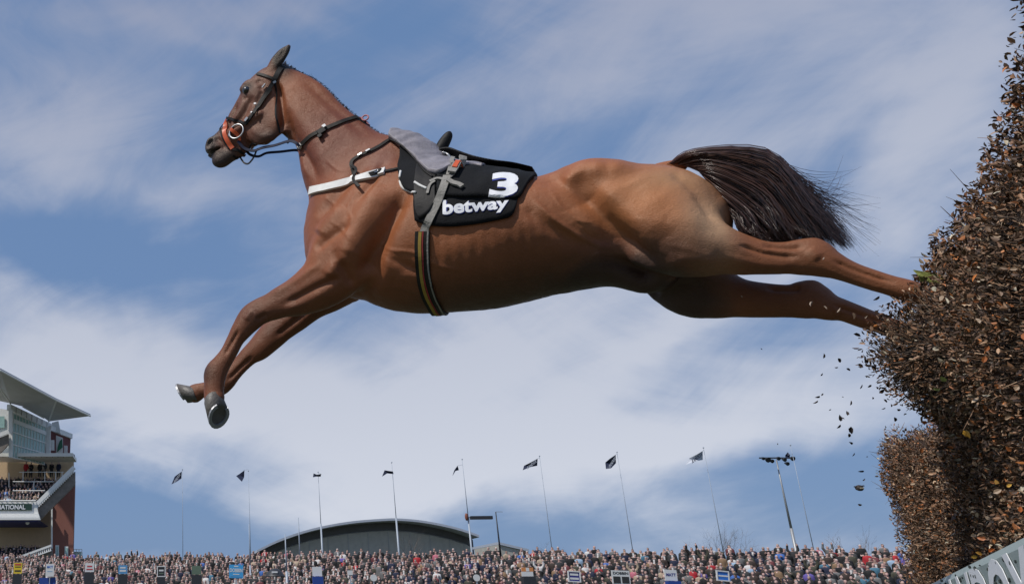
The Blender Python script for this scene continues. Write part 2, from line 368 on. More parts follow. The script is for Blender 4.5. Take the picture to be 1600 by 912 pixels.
# muscle relief: strokes traced over the near side, used on both sides: (points, half width, height (+ridge, - groove), side plane, 0 both / -1 near only / 1 far only)
G = [
 ([(892, 283), (930, 325), (965, 365), (1000, 405), (1030, 425)], 16, -.034, -.2, 0), ([(938, 296), (985, 340), (1030, 385)], 20, .010, -.2, 0),
 ([(880, 290), (905, 275), (950, 268)], 14, .012, -.2, 0), ([(860, 268), (880, 300), (905, 350)], 20, -.010, -.2, 0),
 ([(835, 320), (870, 350), (915, 372), (960, 385)], 4, .006, -.22, 0), ([(820, 330), (850, 355), (900, 378)], 9, -.006, -.22, 0),
 ([(905, 395), (935, 378), (965, 395), (935, 402)], 14, -.010, -.2, 0), ([(840, 440), (890, 410), (950, 398), (1000, 402)], 10, -.012, -.2, 0),
 ([(1000, 300), (1050, 340), (1080, 380), (1075, 410)], 26, .012, -.2, 0), ([(1085, 300), (1105, 340), (1100, 385)], 16, -.004, -.18, 0), ([(1045, 270), (1090, 310), (1120, 360)], 9, -.007, -.15, 0),
 ([(985, 275), (1010, 320), (1000, 370)], 30, .008, -.2, 0), ([(1040, 415), (1080, 408), (1120, 408)], 10, .008, -.2, -1), 
 ([(640, 300), (615, 350), (590, 395), (565, 440)], 13, -.032, -.2, 0), ([(598, 290), (576, 340), (556, 380), (543, 420)], 20, .018, -.2, 0), ([(575, 250), (540, 300), (500, 345)], 12, -.014, -.15, 0),
 ([(600, 250), (590, 290), (570, 330)], 7, -.010, -.15, 0), ([(560, 360), (520, 380), (495, 395)], 8, -.010, -.18, 0), ([(545, 330), (515, 355), (500, 370)], 14, .012, -.18, 0),
 ([(620, 400), (600, 430), (575, 452)], 18, .010, -.2, 0), ([(530, 400), (545, 430), (555, 450)], 7, -.012, -.17, 0), ([(520, 440), (530, 425), (545, 405)], 10, .010, -.17, 0),
 ([(600, 398), (635, 412), (665, 425)], 6, -.007, -.25, 0), ([(610, 432), (640, 425), (680, 432)], 8, .006, -.24, 0),
 ([(445, 170), (452, 205), (475, 240), (500, 285)], 7, -.013, -.08, 0), ([(440, 120), (460, 160), (490, 215), (530, 270)], 20, .009, -.08, 0), ([(470, 120), (520, 165), (575, 215)], 7, -.006, -.06, 0),
 ([(430, 125), (437, 150), (441, 180), (437, 210)], 4.5, -.020, -.07, 0), ([(455, 205), (468, 240), (482, 280)], 8, .007, -.06, 0),
 ([(372, 160), (358, 185), (345, 205)], 4, -.009, -.06, 0), ([(396, 150), (380, 178), (362, 196)], 6, -.012, -.07, 0), ([(412, 140), (405, 155), (395, 165)], 5, -.006, -.08, 0),
 ([(375, 205), (385, 225), (398, 228)], 5, -.010, -.05, 0), ([(335, 214), (345, 222), (350, 232)], 3.5, -.008, -.045, 0), ([(400, 125), (410, 132), (408, 142)], 5, -.007, -.08, 0),
 ([(395, 200), (410, 214), (430, 210)], 6, .005, -.06, 0), ([(387, 150), (378, 155)], 3, -.004, -.08, 0),
 # lower legs: tendons and joints
 ([(540, 440), (500, 455), (440, 478)], 5, -.008, -.16, -1), ([(510, 420), (470, 440), (420, 462)], 6, .005, -.16, -1), ([(520, 460), (480, 475), (445, 484)], 6, .004, -.16, -1),
 ([(418, 490), (400, 500)], 4, -.005, -.16, -1), ([(375, 515), (362, 535), (350, 556)], 3, -.006, -.15, -1), ([(395, 485), (383, 500)], 5, .004, -.16, -1),
 ([(500, 475), (460, 505), (430, 528)], 5, -.007, .1, 1), ([(395, 556), (375, 574), (355, 595)], 3, -.006, .1, 1),
 ([(1150, 385), (1200, 398), (1250, 402)], 5, -.007, -.17, -1), ([(1130, 405), (1190, 414), (1240, 416)], 6, .005, -.17, -1), ([(1190, 386), (1230, 388), (1256, 386)], 5, -.008, -.16, -1), ([(1262, 392), (1280, 405)], 7, .005, -.16, -1),
 ([(1300, 408), (1340, 424), (1400, 443)], 3, -.006, -.155, -1), ([(1290, 420), (1330, 436), (1390, 454)], 2.5, .003, -.155, -1), ([(1195, 452), (1235, 452), (1252, 450)], 5, -.008, .1, 1), ([(1300, 476), (1350, 493), (1390, 507)], 3, -.006, .1, 1),
]
for pts in ([(560, 300), (548, 330), (556, 355), (540, 385)], [(520, 350), (540, 365), (562, 392)], [(590, 380), (612, 395), (650, 400), (690, 418), (740, 425)], [(700, 440), (760, 436), (820, 425), (870, 418)],
            [(860, 300), (880, 330), (905, 350), (930, 352)], [(1140, 385), (1165, 380), (1190, 388), (1215, 386)], [(600, 440), (640, 446), (690, 455)], [(500, 300), (520, 320), (515, 345)], [(500, 235), (520, 255), (545, 262)]):
    G.append((pts, 2.6, .0022, -.2, 0))
for i in range(11):                                                                           # faint ribs
    x = 650+i*19; G.append(([(x, 330), (x+8, 380), (x-2, 432)], 6, .0011, -.26, 0))
Nn = normals(HV, HF); disp = np.zeros(len(HV))
for pts, w, amp, yl, side in G:
    Q = np.array([loc(a, b, yl) for a, b in spline(pts, 5)]); c = loc(*pts[len(pts)//2], yl); c2 = loc(pts[len(pts)//2][0], pts[len(pts)//2][1]+w, yl); W = np.linalg.norm(c2-c)
    lo_, hi_ = Q.min(0)-3*W, Q.max(0)+3*W
    m = (HV[:, 0] > lo_[0]) & (HV[:, 0] < hi_[0]) & (HV[:, 2] > lo_[2]) & (HV[:, 2] < hi_[2])
    if side: m &= HV[:, 1]*side > .02
    idx = np.where(m)[0]; P = HV[idx][:, [0, 2]]; D = np.full(len(idx), 9.); q = Q[:, [0, 2]]; TT = np.zeros(len(idx))
    for j in range(len(q)-1):
        a, b = q[j], q[j+1]; ab = b-a; t = np.clip(((P-a)@ab)/(ab@ab+1e-12), 0, 1); d = np.linalg.norm(P-a-t[:, None]*ab, axis=1)
        u = d < D; D[u] = d[u]; TT[u] = (j+t[u])/(len(q)-1)
    end = np.clip(np.minimum(TT, 1-TT)*5+.1, 0, 1)
    disp[idx] += amp*1.35*np.exp(-(D/W)**2)*end*np.clip(np.abs(Nn[idx, 1])*1.5-.15, 0, 1)
HV = HV+Nn*disp[:, None]
# veins and small unevenness of the skin
import mathutils.noise as mn
HN = normals(HV, HF)
ns = np.array([mn.noise(Vector((v[0]*7, v[1]*7, v[2]*7))) for v in HV]); n2 = np.array([mn.noise(Vector((v[0]*23+5, v[1]*23, v[2]*23))) for v in HV])
trunkish = np.clip((HV[:, 2]-1.5)/.2, 0, 1)
HV = HV+HN*((ns*.0035+n2*.0012)*trunkish)[:, None]
HN = normals(HV, HF)

# coat colours, in patches as the coat grows, plus painted shade on the underside
def blob(px, py, rx, ry, yl=-.2):
    c = loc(px, py, yl); a = loc(px+rx, py, yl); b = loc(px, py+ry, yl); X = abs(a[0]-c[0]); Z = abs(b[2]-c[2])
    return np.exp(-(((HV[:, 0]-c[0])/X)**2+((HV[:, 2]-c[2])/Z)**2))
def lerp(c, t, k): return c+(np.array(t)-c)*np.clip(k, 0, 1)[:, None]
col = np.tile([.265, .086, .035], (len(HV), 1)).astype(float)
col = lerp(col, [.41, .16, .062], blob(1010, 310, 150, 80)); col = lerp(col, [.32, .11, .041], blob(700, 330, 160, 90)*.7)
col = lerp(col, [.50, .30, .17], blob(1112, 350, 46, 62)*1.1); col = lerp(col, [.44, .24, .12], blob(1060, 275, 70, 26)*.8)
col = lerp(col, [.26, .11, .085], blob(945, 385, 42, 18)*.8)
col = lerp(col, [.075, .040, .030], blob(975, 440, 120, 34, 0)*1.1); col = lerp(col, [.06, .035, .03], (blob(1080, 470, 60, 36, .1)+blob(1030, 445, 60, 30, .1))*(HV[:, 1] > -.03))  # dark groin skin and far thigh, with their shade painted in
col = lerp(col, [.085, .042, .028], blob(790, 482, 260, 42, 0)*1.0)  # belly: darker hair and underside shade mixed into one colour
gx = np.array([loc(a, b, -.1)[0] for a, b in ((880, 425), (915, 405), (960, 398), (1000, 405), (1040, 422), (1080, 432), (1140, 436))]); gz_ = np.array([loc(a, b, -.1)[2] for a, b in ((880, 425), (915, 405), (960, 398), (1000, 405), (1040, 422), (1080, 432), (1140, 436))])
gl = np.interp(HV[:, 0], gx, gz_); col = lerp(col, [.055, .030, .024], np.clip((gl-HV[:, 2])/.03, 0, 1)*np.clip((HV[:, 0]-gx[0]+.12)/.15, 0, 1)*np.clip((gx[-1]+.05-HV[:, 0])/.15, 0, 1))  # below the flank line: bare dark skin, deepened by painted shade
col = lerp(col, [.17, .052, .031], blob(510, 225, 90, 75, -.08)*1.1); col = lerp(col, [.20, .082, .06], blob(600, 250, 40, 30, -.1)*.7)
xr = loc(452, 180, 0)[0]; col = lerp(col, [.15, .056, .034], np.clip((xr-HV[:, 0])/.10, 0, 1)*(HV[:, 2] > 2.0))
col = lerp(col, [.15, .062, .04], blob(400, 160, 26, 26, -.05)*.8)
mz = loc(352, 225, 0); hz = (HV[:, 2] > 2.0)
col = lerp(col, [.035, .026, .025], np.clip((mz[0]-HV[:, 0])/.05+.1, 0, 1)*hz); col = lerp(col, [.05, .035, .032], blob(352, 250, 26, 14, 0)*1.2); col = lerp(col, [.15, .11, .10], blob(322, 233, 4, 6, -.04)*.8)
col = lerp(col, [.018, .013, .012], blob(442, 86, 16, 30, -.05)*1.8); col = lerp(col, [.045, .026, .022], blob(386, 140, 10, 8, -.07)*1.5); col = lerp(col, [.06, .035, .028], blob(425, 215, 30, 9, -.04)*.8)
legs = np.clip((1.93-HV[:, 2])/.16, 0, 1)*np.clip((loc(560, 440, 0)[0]-HV[:, 0])/.22, 0, 1); col = lerp(col, [.16, .055, .028], legs*.85)
hl = np.clip((HV[:, 0]-loc(1130, 420, 0)[0])/.08, 0, 1); col = lerp(col, [.22, .08, .034], hl*.9)
for (px, py) in ((335, 590), (345, 602)): col = lerp(col, [.045, .025, .02], blob(px, py, 22, 13, 0)*(.9 if px == 335 else .4)*(HV[:, 1] < .02))
col = lerp(col, [.06, .03, .024], (blob(395, 495, 22, 18, -.12)*.35+blob(465, 490, 60, 20, .12)*.35))
mott = np.array([mn.noise(Vector((v[0]*4+3, v[1]*4, v[2]*4)))+.5*mn.noise(Vector((v[0]*13, v[1]*13, v[2]*13+7))) for v in HV])
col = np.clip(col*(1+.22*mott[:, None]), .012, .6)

def coat_material():
    m = mat('horse coat', (.2, .08, .03), rough=.5, attr=True, spec=.42)
    nt = m.node_tree; b = nt.nodes['Principled BSDF']; L = nt.links; b.inputs['Specular Tint'].default_value = (1, .86, .72, 1)
    tc = nt.nodes.new('ShaderNodeTexCoord'); mp = nt.nodes.new('ShaderNodeMapping'); mp.inputs[3].default_value = (60, 140, 420); mp.inputs[2].default_value = (0, .35, 0)
    L.new(tc.outputs['Object'], mp.inputs[0]); n1 = nt.nodes.new('ShaderNodeTexNoise'); n1.inputs['Scale'].default_value = 1.6; n1.inputs['Detail'].default_value = 6; L.new(mp.outputs[0], n1.inputs['Vector'])
    n2 = nt.nodes.new('ShaderNodeTexNoise'); n2.inputs['Scale'].default_value = 38; n2.inputs['Detail'].default_value = 8; n2.inputs['Roughness'].default_value = .7; n2.inputs['Distortion'].default_value = .6; L.new(tc.outputs['Object'], n2.inputs['Vector'])
    ad = nt.nodes.new('ShaderNodeMath'); ad.operation = 'MULTIPLY_ADD'; L.new(n2.outputs['Fac'], ad.inputs[0]); ad.inputs[1].default_value = 1.6; L.new(n1.outputs['Fac'], ad.inputs[2])
    bp = nt.nodes.new('ShaderNodeBump'); bp.inputs['Strength'].default_value = .5; bp.inputs['Distance'].default_value = .004; L.new(ad.outputs[0], bp.inputs['Height']); L.new(bp.outputs[0], b.inputs['Normal'])
    # slight streaks of hair colour
    base = b.inputs['Base Color'].links[0].from_socket; mr = nt.nodes.new('ShaderNodeMapRange'); L.new(n1.outputs['Fac'], mr.inputs[0]); mr.inputs[3].default_value = .80; mr.inputs[4].default_value = 1.2
    x = nt.nodes.new('ShaderNodeMix'); x.data_type = 'RGBA'; x.blend_type = 'MULTIPLY'; x.inputs[0].default_value = 1; L.new(base, x.inputs[6]); L.new(mr.outputs[0], x.inputs[7]); L.new(x.outputs[2], b.inputs['Base Color'])
    rr = nt.nodes.new('ShaderNodeMapRange'); L.new(n2.outputs['Fac'], rr.inputs[0]); rr.inputs[3].default_value = .28; rr.inputs[4].default_value = .62; L.new(rr.outputs[0], b.inputs['Roughness'])
    return m
MC = coat_material()
hw = toW([-.75, 0, 1.6])
horse = thing('horse', tuple(hw), 'riderless chestnut horse leaping off the brush fence with its legs stretched out', 'horse')
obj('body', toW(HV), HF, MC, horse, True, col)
bvh = BVHTree.FromPolygons([Vector(v) for v in HV], HF.tolist())

def hit(px, py, yl=-.1):               # where a traced place lands on the horse's skin
    d = lray(px, py); r = bvh.ray_cast(Vector(CL), Vector(d).normalized())
    if r[0] is None: r = bvh.find_nearest(Vector(loc(px, py, yl)))
    return np.array(r[0]), np.array(r[1])
M_leather = mat('black leather', (.010, .009, .009), .6, spec=.25, noise=.3, scale=30, bump=.15)
M_leather2 = mat('worn dark leather', (.022, .019, .015), .62, spec=.25, noise=.4, scale=40, bump=.2)
M_steel = mat('bit steel', (.42, .42, .42), .38, .9)
M_hoof = mat('hoof horn', (.20, .18, .16), .5, noise=.5, scale=35, bump=.3, bscale=90, color2=(.07, .062, .055))
M_shoe = mat('aluminium horseshoe', (.34, .34, .35), .5, .6)
M_eye = mat('dark wet eye', (.008, .005, .004), .06, coat=1.0)
M_white = mat('white webbing', (.72, .71, .68), .7, noise=.12, scale=30, bump=.2)
M_orange = mat('orange rubber', (.62, .10, .025), .45, noise=.15, scale=25)
M_hair = mat('dark tail hair', (.022, .013, .011), .30, spec=.8, attr=True)

def ribbon(path, wid, thick, off=.002, nrm=None):        # strap with thickness; path: points + normals in the horse's frame
    P = np.array([p for p, n in path]); N = np.array([n for p, n in path])
    for _ in range(2): N[1:-1] = (N[:-2]+N[1:-1]*2+N[2:])/4
    N /= np.linalg.norm(N, axis=1)[:, None]; T = np.gradient(P, axis=0); T /= np.linalg.norm(T, axis=1)[:, None]+1e-9
    B = np.cross(N, T); B /= np.linalg.norm(B, axis=1)[:, None]+1e-9; w = np.broadcast_to(np.asarray(wid, float), (len(P),))[:, None]/2
    V = []; n = len(P)
    for s, o in ((-1, off), (1, off), (1, off+thick), (-1, off+thick)): V.append(P+B*w*s+N*o)
    V = np.stack(V, 1).reshape(-1, 3); F = [(i*4+k, i*4+(k+1) % 4, i*4+4+(k+1) % 4, i*4+4+k) for i in range(n-1) for k in range(4)]+[(3, 2, 1, 0), (n*4-4, n*4-3, n*4-2, n*4-1)]
    return V, F
def path_px(pts, n=8, yl=-.1): return [hit(a, b, yl) for a, b in spline(pts, n)]
def strap(name, pts, wid, m, parent, thick=.004, off=.003, n=8, far=False, yl=-.1, wfn=None):
    pa = path_px(pts, n, yl)
    P = np.array([p for p, _ in pa]); 
    for _ in range(2): P[1:-1] = (P[:-2]+2*P[1:-1]+P[2:])/4
    pa = [(p, q[1]) for p, q in zip(P, pa)]
    V, F = ribbon(pa, wfn(np.linspace(0, 1, len(pa))) if wfn else wid, thick, off)
    if far: V2 = V.copy(); V2[:, 1] *= -1; MB().add(toW(V2), [f[::-1] for f in F]).build(name, m, parent, False)
    return MB().add(toW(V), F).build(name, m, parent, False)

# eye
e, en = hit(384.5, 141); ew = toW(e - en*.004)
def ball(c, r, n=10, sc=(1, 1, 1)):
    V = []; F = []
    for i in range(n+1):
        t = math.pi*i/n
        for j in range(2*n): p = math.pi*j/n; V.append((c[0]+r*sc[0]*math.sin(t)*math.cos(p), c[1]+r*sc[1]*math.sin(t)*math.sin(p), c[2]+r*sc[2]*math.cos(t)))
    for i in range(n):
        for j in range(2*n): F.append((i*2*n+j, i*2*n+(j+1) % (2*n), (i+1)*2*n+(j+1) % (2*n), (i+1)*2*n+j))
    return V, F
V, F = ball(ew, .0195); obj('eye', V, F, M_eye, horse, True)
em = e-en*.004; V, F = ball(toW(em*np.array([1, -1, 1])), .0195); obj('eye', V, F, M_eye, horse, True)

# hooves: horn wall, sole and shoe
def hoof(c, toe, down, L=.075, R0=.043, R1=.060):
    c = np.asarray(c, float); n = np.asarray(down, float); n /= np.linalg.norm(n); t = np.asarray(toe, float); t -= n*(t@n); t /= np.linalg.norm(t); s = np.cross(n, t)
    V = []; F = []; K = 20; rings = [(0, R0*.96, 0), (.12, R0*1.08, .0), (.3, R0*1.09, .006), (1, R1, .024)]
    for (u, r, sh) in rings:
        for k in range(K):
            a = 2*math.pi*k/K; x = math.cos(a); lx = (1.08 if x > 0 else .86); h = u*L*(1-.30*(1-x)/2)
            V.append(c+n*h+t*(r*x*lx+sh)+s*r*math.sin(a)*.93)
    m = len(rings)
    F = [(i*K+k, i*K+(k+1) % K, (i+1)*K+(k+1) % K, (i+1)*K+k) for i in range(m-1) for k in range(K)]
    V = np.array(V); last = V[-K:]; cen = last.mean(0); inner = cen+(last-cen)*.76; deep = cen+(last-cen)*.5-n*.007
    o = len(V); V = np.vstack([V, inner, deep]); F += [((m-1)*K+k, (m-1)*K+(k+1) % K, o+(k+1) % K, o+k) for k in range(K)]+[(o+k, o+(k+1) % K, o+K+(k+1) % K, o+K+k) for k in range(K)]+[tuple(o+K+k for k in range(K))]
    h = obj('hoof', toW(V), F, M_hoof, horse, True)
    # shoe: open at the heel
    ks = [k for k in range(-8, 9)]; A = []; 
    for k in ks:
        q = last[k % K]; i_ = cen+(q-cen)*.72; o_ = cen+(q-cen)*1.0
        A += [o_+n*.001, i_+n*.001, i_+n*.009, o_+n*.009]
    Fs = [(i*4+j, i*4+(j+1) % 4, i*4+4+(j+1) % 4, i*4+4+j) for i in range(len(ks)-1) for j in range(4)]+[(3, 2, 1, 0), (len(A)-4, len(A)-3, len(A)-2, len(A)-1)]
    obj('horseshoe', toW(np.array(A)), Fs, M_shoe, h)
hoof(loc(333, 622, -.125), (-.35, .1, -1), (.62, -.36, -.72), .096, .044, .054)
hoof(loc(307, 616, .125), (-.25, 0, .9), (-1.0, -.10, -.30), .070, .038, .053)
hoof(loc(1462, 482, -.13), (.3, 0, -1), (1, 0, .25), .07, .040, .055)
hoof(loc(1451, 551, .13), (.3, 0, -1), (1, 0, .25), .07, .038, .052)

# tail: many strands from the dock, arching up and falling behind the hind legs
def strands(name, paths, r0, parent, m, c0, c1, n=3):
    VV = []; CC = []; K = len(paths[0]); N_ = len(paths)
    P = np.array(paths); T = np.gradient(P, axis=1); T /= np.linalg.norm(T, axis=2)[:, :, None]+1e-9
    A = np.cross(T, np.array([.2, .9, .3])); A /= np.linalg.norm(A, axis=2)[:, :, None]+1e-9; B = np.cross(T, A)
    tt = np.linspace(0, 1, K); rad = (r0*np.clip(1.25-tt**2*1.1, .12, 1))[None, :, None]*rng.uniform(.6, 1.3, (N_, 1, 1))
    ring = [P+rad*(math.cos(2*math.pi*k/n)*A+math.sin(2*math.pi*k/n)*B) for k in range(n)]
    V = np.stack(ring, 2).reshape(-1, 3); i = np.arange(N_)[:, None, None]*K*n; j = np.arange(K-1)[None, :, None]*n; k = np.arange(n)[None, None, :]
    k2 = (k+1) % n; F = np.stack([i+j+k, i+j+k2, i+j+n+k2, i+j+n+k], -1).reshape(-1, 4)
    mixv = rng.random(N_)[:, None, None]*np.ones((1, K, n)); mixv = np.clip(mixv*.6+.5*(1-tt)[None, :, None]**2, 0, 1).reshape(-1, 1)
    col = np.array(c0)+(np.array(c1)-np.array(c0))*mixv
    return obj(name, toW(V), F, m, parent, True, col)
root = np.array([(1042, 257), (1052, 257), (1064, 258), (1078, 262), (1092, 268), (1104, 282), (1112, 295)], float)
mid1 = np.array([(1085, 236), (1100, 240), (1116, 253), (1118, 268), (1124, 286), (1127, 305), (1128, 320)], float)
mid2 = np.array([(1198, 237), (1200, 262), (1195, 285), (1186, 300), (1172, 318), (1158, 330), (1146, 335)], float)
mid3 = np.array([(1262, 303), (1258, 325), (1240, 340), (1222, 350), (1200, 356), (1178, 360), (1160, 362)], float)
tip = np.array([(1322, 378), (1308, 388), (1272, 384), (1244, 380), (1220, 378), (1196, 376), (1175, 374)], float)
def tail_path(v, y, j, ext=1.):
    pt = []
    for A in (root, mid1, mid2, mid3, tip):
        x = v*(len(A)-1); i = min(int(x), len(A)-2); pt.append(A[i]+(A[i+1]-A[i])*(x-i))
    pt = np.array(pt); pt[4] = pt[3]+(pt[4]-pt[3])*ext; jj = np.array([0, .35, .7, 1., 1.2])[:, None]*j[None, :]; pt = pt+jj
    ys = [y*.3, y*.8, y, y*1.15, y*1.2]
    Q = np.array([loc(a, b, q) for (a, b), q in zip(pt, ys)]); return spline(Q, 4)
paths = []
nl = 48; lk = np.sort(np.append(rng.uniform(0, 1, nl-2), [0.01, .99])); le = rng.uniform(.45, 1.12, nl); lw = rng.uniform(0, 6.28, (nl, 2)); la = rng.uniform(.4, 1.3, nl)
for i in range(5600):
    q = int(rng.integers(nl)); v = rng.beta(.95, 1.05); g = .7 if v > .5 else .92; j_ = np.argmin(abs(lk-v)); v2 = np.clip(v*g+lk[j_]*(1-g), 0, 1); gap = lk[j_] > .4
    pth = tail_path(v2, rng.normal(0, .035), rng.normal(0, 2.2 if gap else 3.0, 2)+np.array([0, 2.0]), np.clip(le[j_]*rng.uniform(.75, 1.1)*(1.1 if v2 < .15 else 1), .3, 1.15)); t_ = np.linspace(0, 1, len(pth))
    wv = la[j_]*.013*t_**1.5; pth = pth+np.stack([wv*np.sin(t_*9+lw[j_, 0]), wv*np.sin(t_*7+lw[j_, 1])*1.5, wv*np.sin(t_*10+lw[j_, 1])], 1)+rng.normal(0, .0022, (len(pth), 3))*t_[:, None]
    paths.append(pth)
for i in range(700): paths.append(tail_path(rng.uniform(.12, .62), rng.normal(0, .03), rng.normal(0, 2.4, 2)+np.array([0, 2.]), rng.uniform(.5, 1.)))
for i in range(110):                                                                          # loose hairs blown past the tip
    v = rng.uniform(0, .16); p = tail_path(v, rng.normal(0, .04), rng.normal(0, 4, 2), 1.); e1 = loc(rng.uniform(1255, 1385), rng.uniform(268, 402), .02)
    d = rng.normal(0, 5, 2); k = int(rng.integers(8, 12)); q0 = p[k]; e2 = q0+(p[min(k+3, 15)]-q0)*1.0
    ex, ey = rng.uniform(1300, 1378), 0; ey = 300+(ex-1300)*.75+rng.normal(0, 28); e1 = loc(ex, min(ey, 420), .02)
    b = [(1-t)**2*q0+2*t*(1-t)*(e2+np.array([.02, 0, .02]))+t*t*e1 for t in np.linspace(0, 1, 17-k)]; paths.append(np.vstack([p[:k], b]))
tail = strands('tail', paths, .0015, horse, M_hair, (.009, .006, .006), (.10, .044, .028)); props(tail, kind='stuff')
# mane: short pulled hair lying along the crest
mp_ = []
crest = spline([(442, 100), (468, 113), (489, 127), (510, 144), (532, 163), (553, 181), (576, 199), (600, 214)], 40)
for a in range(420):
    c = crest[rng.integers(0, len(crest))]; p = loc(c[0]+1, c[1]+2.5, 0)
    r = bvh.find_nearest(Vector(p)); p = np.array(r[0]); L_ = rng.uniform(.006, .018)*(1.5 if rng.random() < .05 else 1); sd = rng.choice([-1, 1], p=[.25, .75])
    d1 = np.array([.35, sd*.35, .7]); d2 = np.array([.75, sd*1.0, -.2])
    mp_.append([p-d1*.004, p+d1*L_*.5, p+d1*L_*.6+d2*L_*.45])
props(strands('mane', mp_, .0011, horse, M_hair, (.02, .012, .01), (.05, .022, .016)), kind='stuff')
fl = []
for a in range(60):
    p = loc(rng.uniform(436, 446), rng.uniform(98, 106), rng.uniform(-.03, .03)); d = np.array([rng.uniform(-.5, .6), rng.normal(0, .3), rng.uniform(.2, .8)]); fl.append([p, p+d*.012, p+d*.022+np.array([.006, 0, -.004])])
props(strands('forelock', fl, .001, horse, M_hair, (.02, .012, .01), (.04, .02, .015)), kind='stuff')
# ------------------------------------------------------------------ tack
M_cloth = mat('black saddle cloth', (.009, .0095, .011), .85, noise=.3, scale=18, bump=.25, bscale=140, spec=.2)
M_navy = mat('navy edging', (.02, .03, .16), .6)
M_lilac = mat('grey pad cover', (.27, .25, .275), .55, noise=.35, scale=14, bump=.3, bscale=50)
M_beige = mat('grey girth webbing', (.27, .255, .23), .75, noise=.2, scale=30, bump=.35, bscale=120)
M_yellow = mat('yellow stripe', (.36, .24, .04), .8, noise=.2, scale=30); M_red = mat('red stripe', (.32, .03, .03), .7, noise=.2, scale=30)
M_print = mat('white print', (.78, .79, .82), .55, noise=.06, scale=20); M_pink = mat('pink tape', (.45, .16, .17), .6)
M_blueedge = mat('blue print edge', (.03, .05, .35), .6); M_rein = mat('rubber rein', (.012, .016, .04), .65, spec=.2)
ZC = loc(700, 365, 0)[2]
def radial(x, ph):
    d = Vector((0, -math.sin(ph), math.cos(ph))); o = Vector((x, 0, ZC)); r = bvh.ray_cast(o, d)
    if r[0] is None: return np.array(o)+np.array(d)*.25, np.array(d)
    return np.array(r[0]), np.array(r[1])
def xphi(px, py): p, _ = hit(px, py, -.2); return p[0], math.atan2(-p[1], p[2]-ZC)
def patch(name, edge, m, parent, off=.01, thick=.004, nc=44, nr=60, both=True, wr=.003, seed=0., hem=None, top=None, ease=None):
    E = np.array([xphi(a, b) for a, b in spline(edge, 6)]); o = np.argsort(E[:, 0]); E = E[o]
    xs = np.linspace(E[0, 0], E[-1, 0], nc); pb = np.interp(xs, E[:, 0], E[:, 1])
    if top is not None:
        T_ = np.array([xphi(a, b) for a, b in spline(top, 6)]); T_ = T_[np.argsort(T_[:, 0])]; pt = np.interp(xs, T_[:, 0], T_[:, 1])
    P = np.zeros((nc, nr, 3)); Nr = np.zeros((nc, nr, 3))
    for i, x in enumerate(xs):
        a0 = -pb[i] if both else (pt[i] if top is not None else 0)
        for j in range(nr):
            ph = a0+(pb[i]-a0)*j/(nr-1); p, n = radial(x, ph); P[i, j] = p; Nr[i, j] = n
    for _ in range(4):
        Q = P.copy(); Q[1:-1] = (P[:-2]+P[2:]+2*P[1:-1])/4; Q[:, 1:-1] = (Q[:, :-2]+Q[:, 2:]+2*Q[:, 1:-1])/4; P = Q
        Nr[1:-1, 1:-1] = (Nr[:-2, 1:-1]+Nr[2:, 1:-1]+Nr[1:-1, :-2]+Nr[1:-1, 2:])/4
    Nr /= np.linalg.norm(Nr, axis=2)[:, :, None]
    w = np.array([[mn.noise(Vector((P[i, j, 0]*9+seed, P[i, j, 2]*14, seed)))+.5*mn.noise(Vector((P[i, j, 0]*26, P[i, j, 2]*18, seed+4))) for j in range(nr)] for i in range(nc)])
    if ease is None: sc_ = np.ones((nc, 1))
    else: sc_ = np.interp(np.linspace(0, 1, nc), *ease)[:, None]
    if name == 'withers_pad': w = w*.6+np.array([[mn.noise(Vector((P[i, j, 0]*7+P[i, j, 2]*18, P[i, j, 2]*34-P[i, j, 0]*16, 2))) for j in range(nr)] for i in range(nc)])*.9
    O = P+Nr*(off*sc_+thick+np.clip(w, -1, 1)*wr*np.minimum(1, sc_+.2))[:, :, None]; I = P+Nr*(off*.3*sc_)[:, :, None]
    V = np.vstack([O.reshape(-1, 3), I.reshape(-1, 3)]); n = nc*nr; F = []
    for i in range(nc-1):
        for j in range(nr-1):
            a = i*nr+j; F.append((a, a+1, a+nr+1, a+nr)); F.append((a+n+nr, a+n+nr+1, a+n+1, a+n))
    for i in range(nc-1):
        for j in (0, nr-1): a = i*nr+j; F.append((a, a+nr, a+nr+n, a+n) if j == 0 else (a+nr, a, a+n, a+nr+n))
    for j in range(nr-1):
        for i in (0, nc-1): a = i*nr+j; F.append((a+1, a, a+n, a+n+1) if i == 0 else (a, a+1, a+1+n, a+n))
    ob = obj(name, toW(V), F, m, parent, True)
    return ob, V, F
def cloth_bvh(items): 
    VV = []; FF = []; k = 0
    for V, F in items: VV += [Vector(v) for v in V]; FF += [tuple(i+k for i in f) for f in F]; k += len(V)
    return BVHTree.FromPolygons(VV, FF)
def paste(name, s, corners, m, parent, tree, lift=.003, bold=.03, grow=0., thick=.0025):   # letters laid on cloth: corners px lower left, lower right, upper right, upper left
    V, F = text2d(s, bold, .055); c = np.array(corners, float); P = []
    for u, v in V:
        q = (1-u)*(1-v)*c[0]+u*(1-v)*c[1]+u*v*c[2]+(1-u)*v*c[3]; r = tree.ray_cast(Vector(CL), Vector(lray(*q)).normalized())
        P.append((np.array(r[0]), np.array(r[1])) if r[0] is not None else (loc(q[0], q[1], -.25), np.array([0, -1., 0])))
    A = np.array([p for p, n in P]); N_ = np.array([n for p, n in P]); k = len(A); b = {}
    for f in F:
        for i in range(3): b[(f[i], f[(i+1) % 3])] = 1
    side = [(a, c_, c_+k, a+k) for (a, c_) in b if (c_, a) not in b]
    return obj(name, toW(np.vstack([A+N_*.0005, A+N_*(lift+thick)])), [tuple(x+k for x in f) for f in F]+side, m, parent)

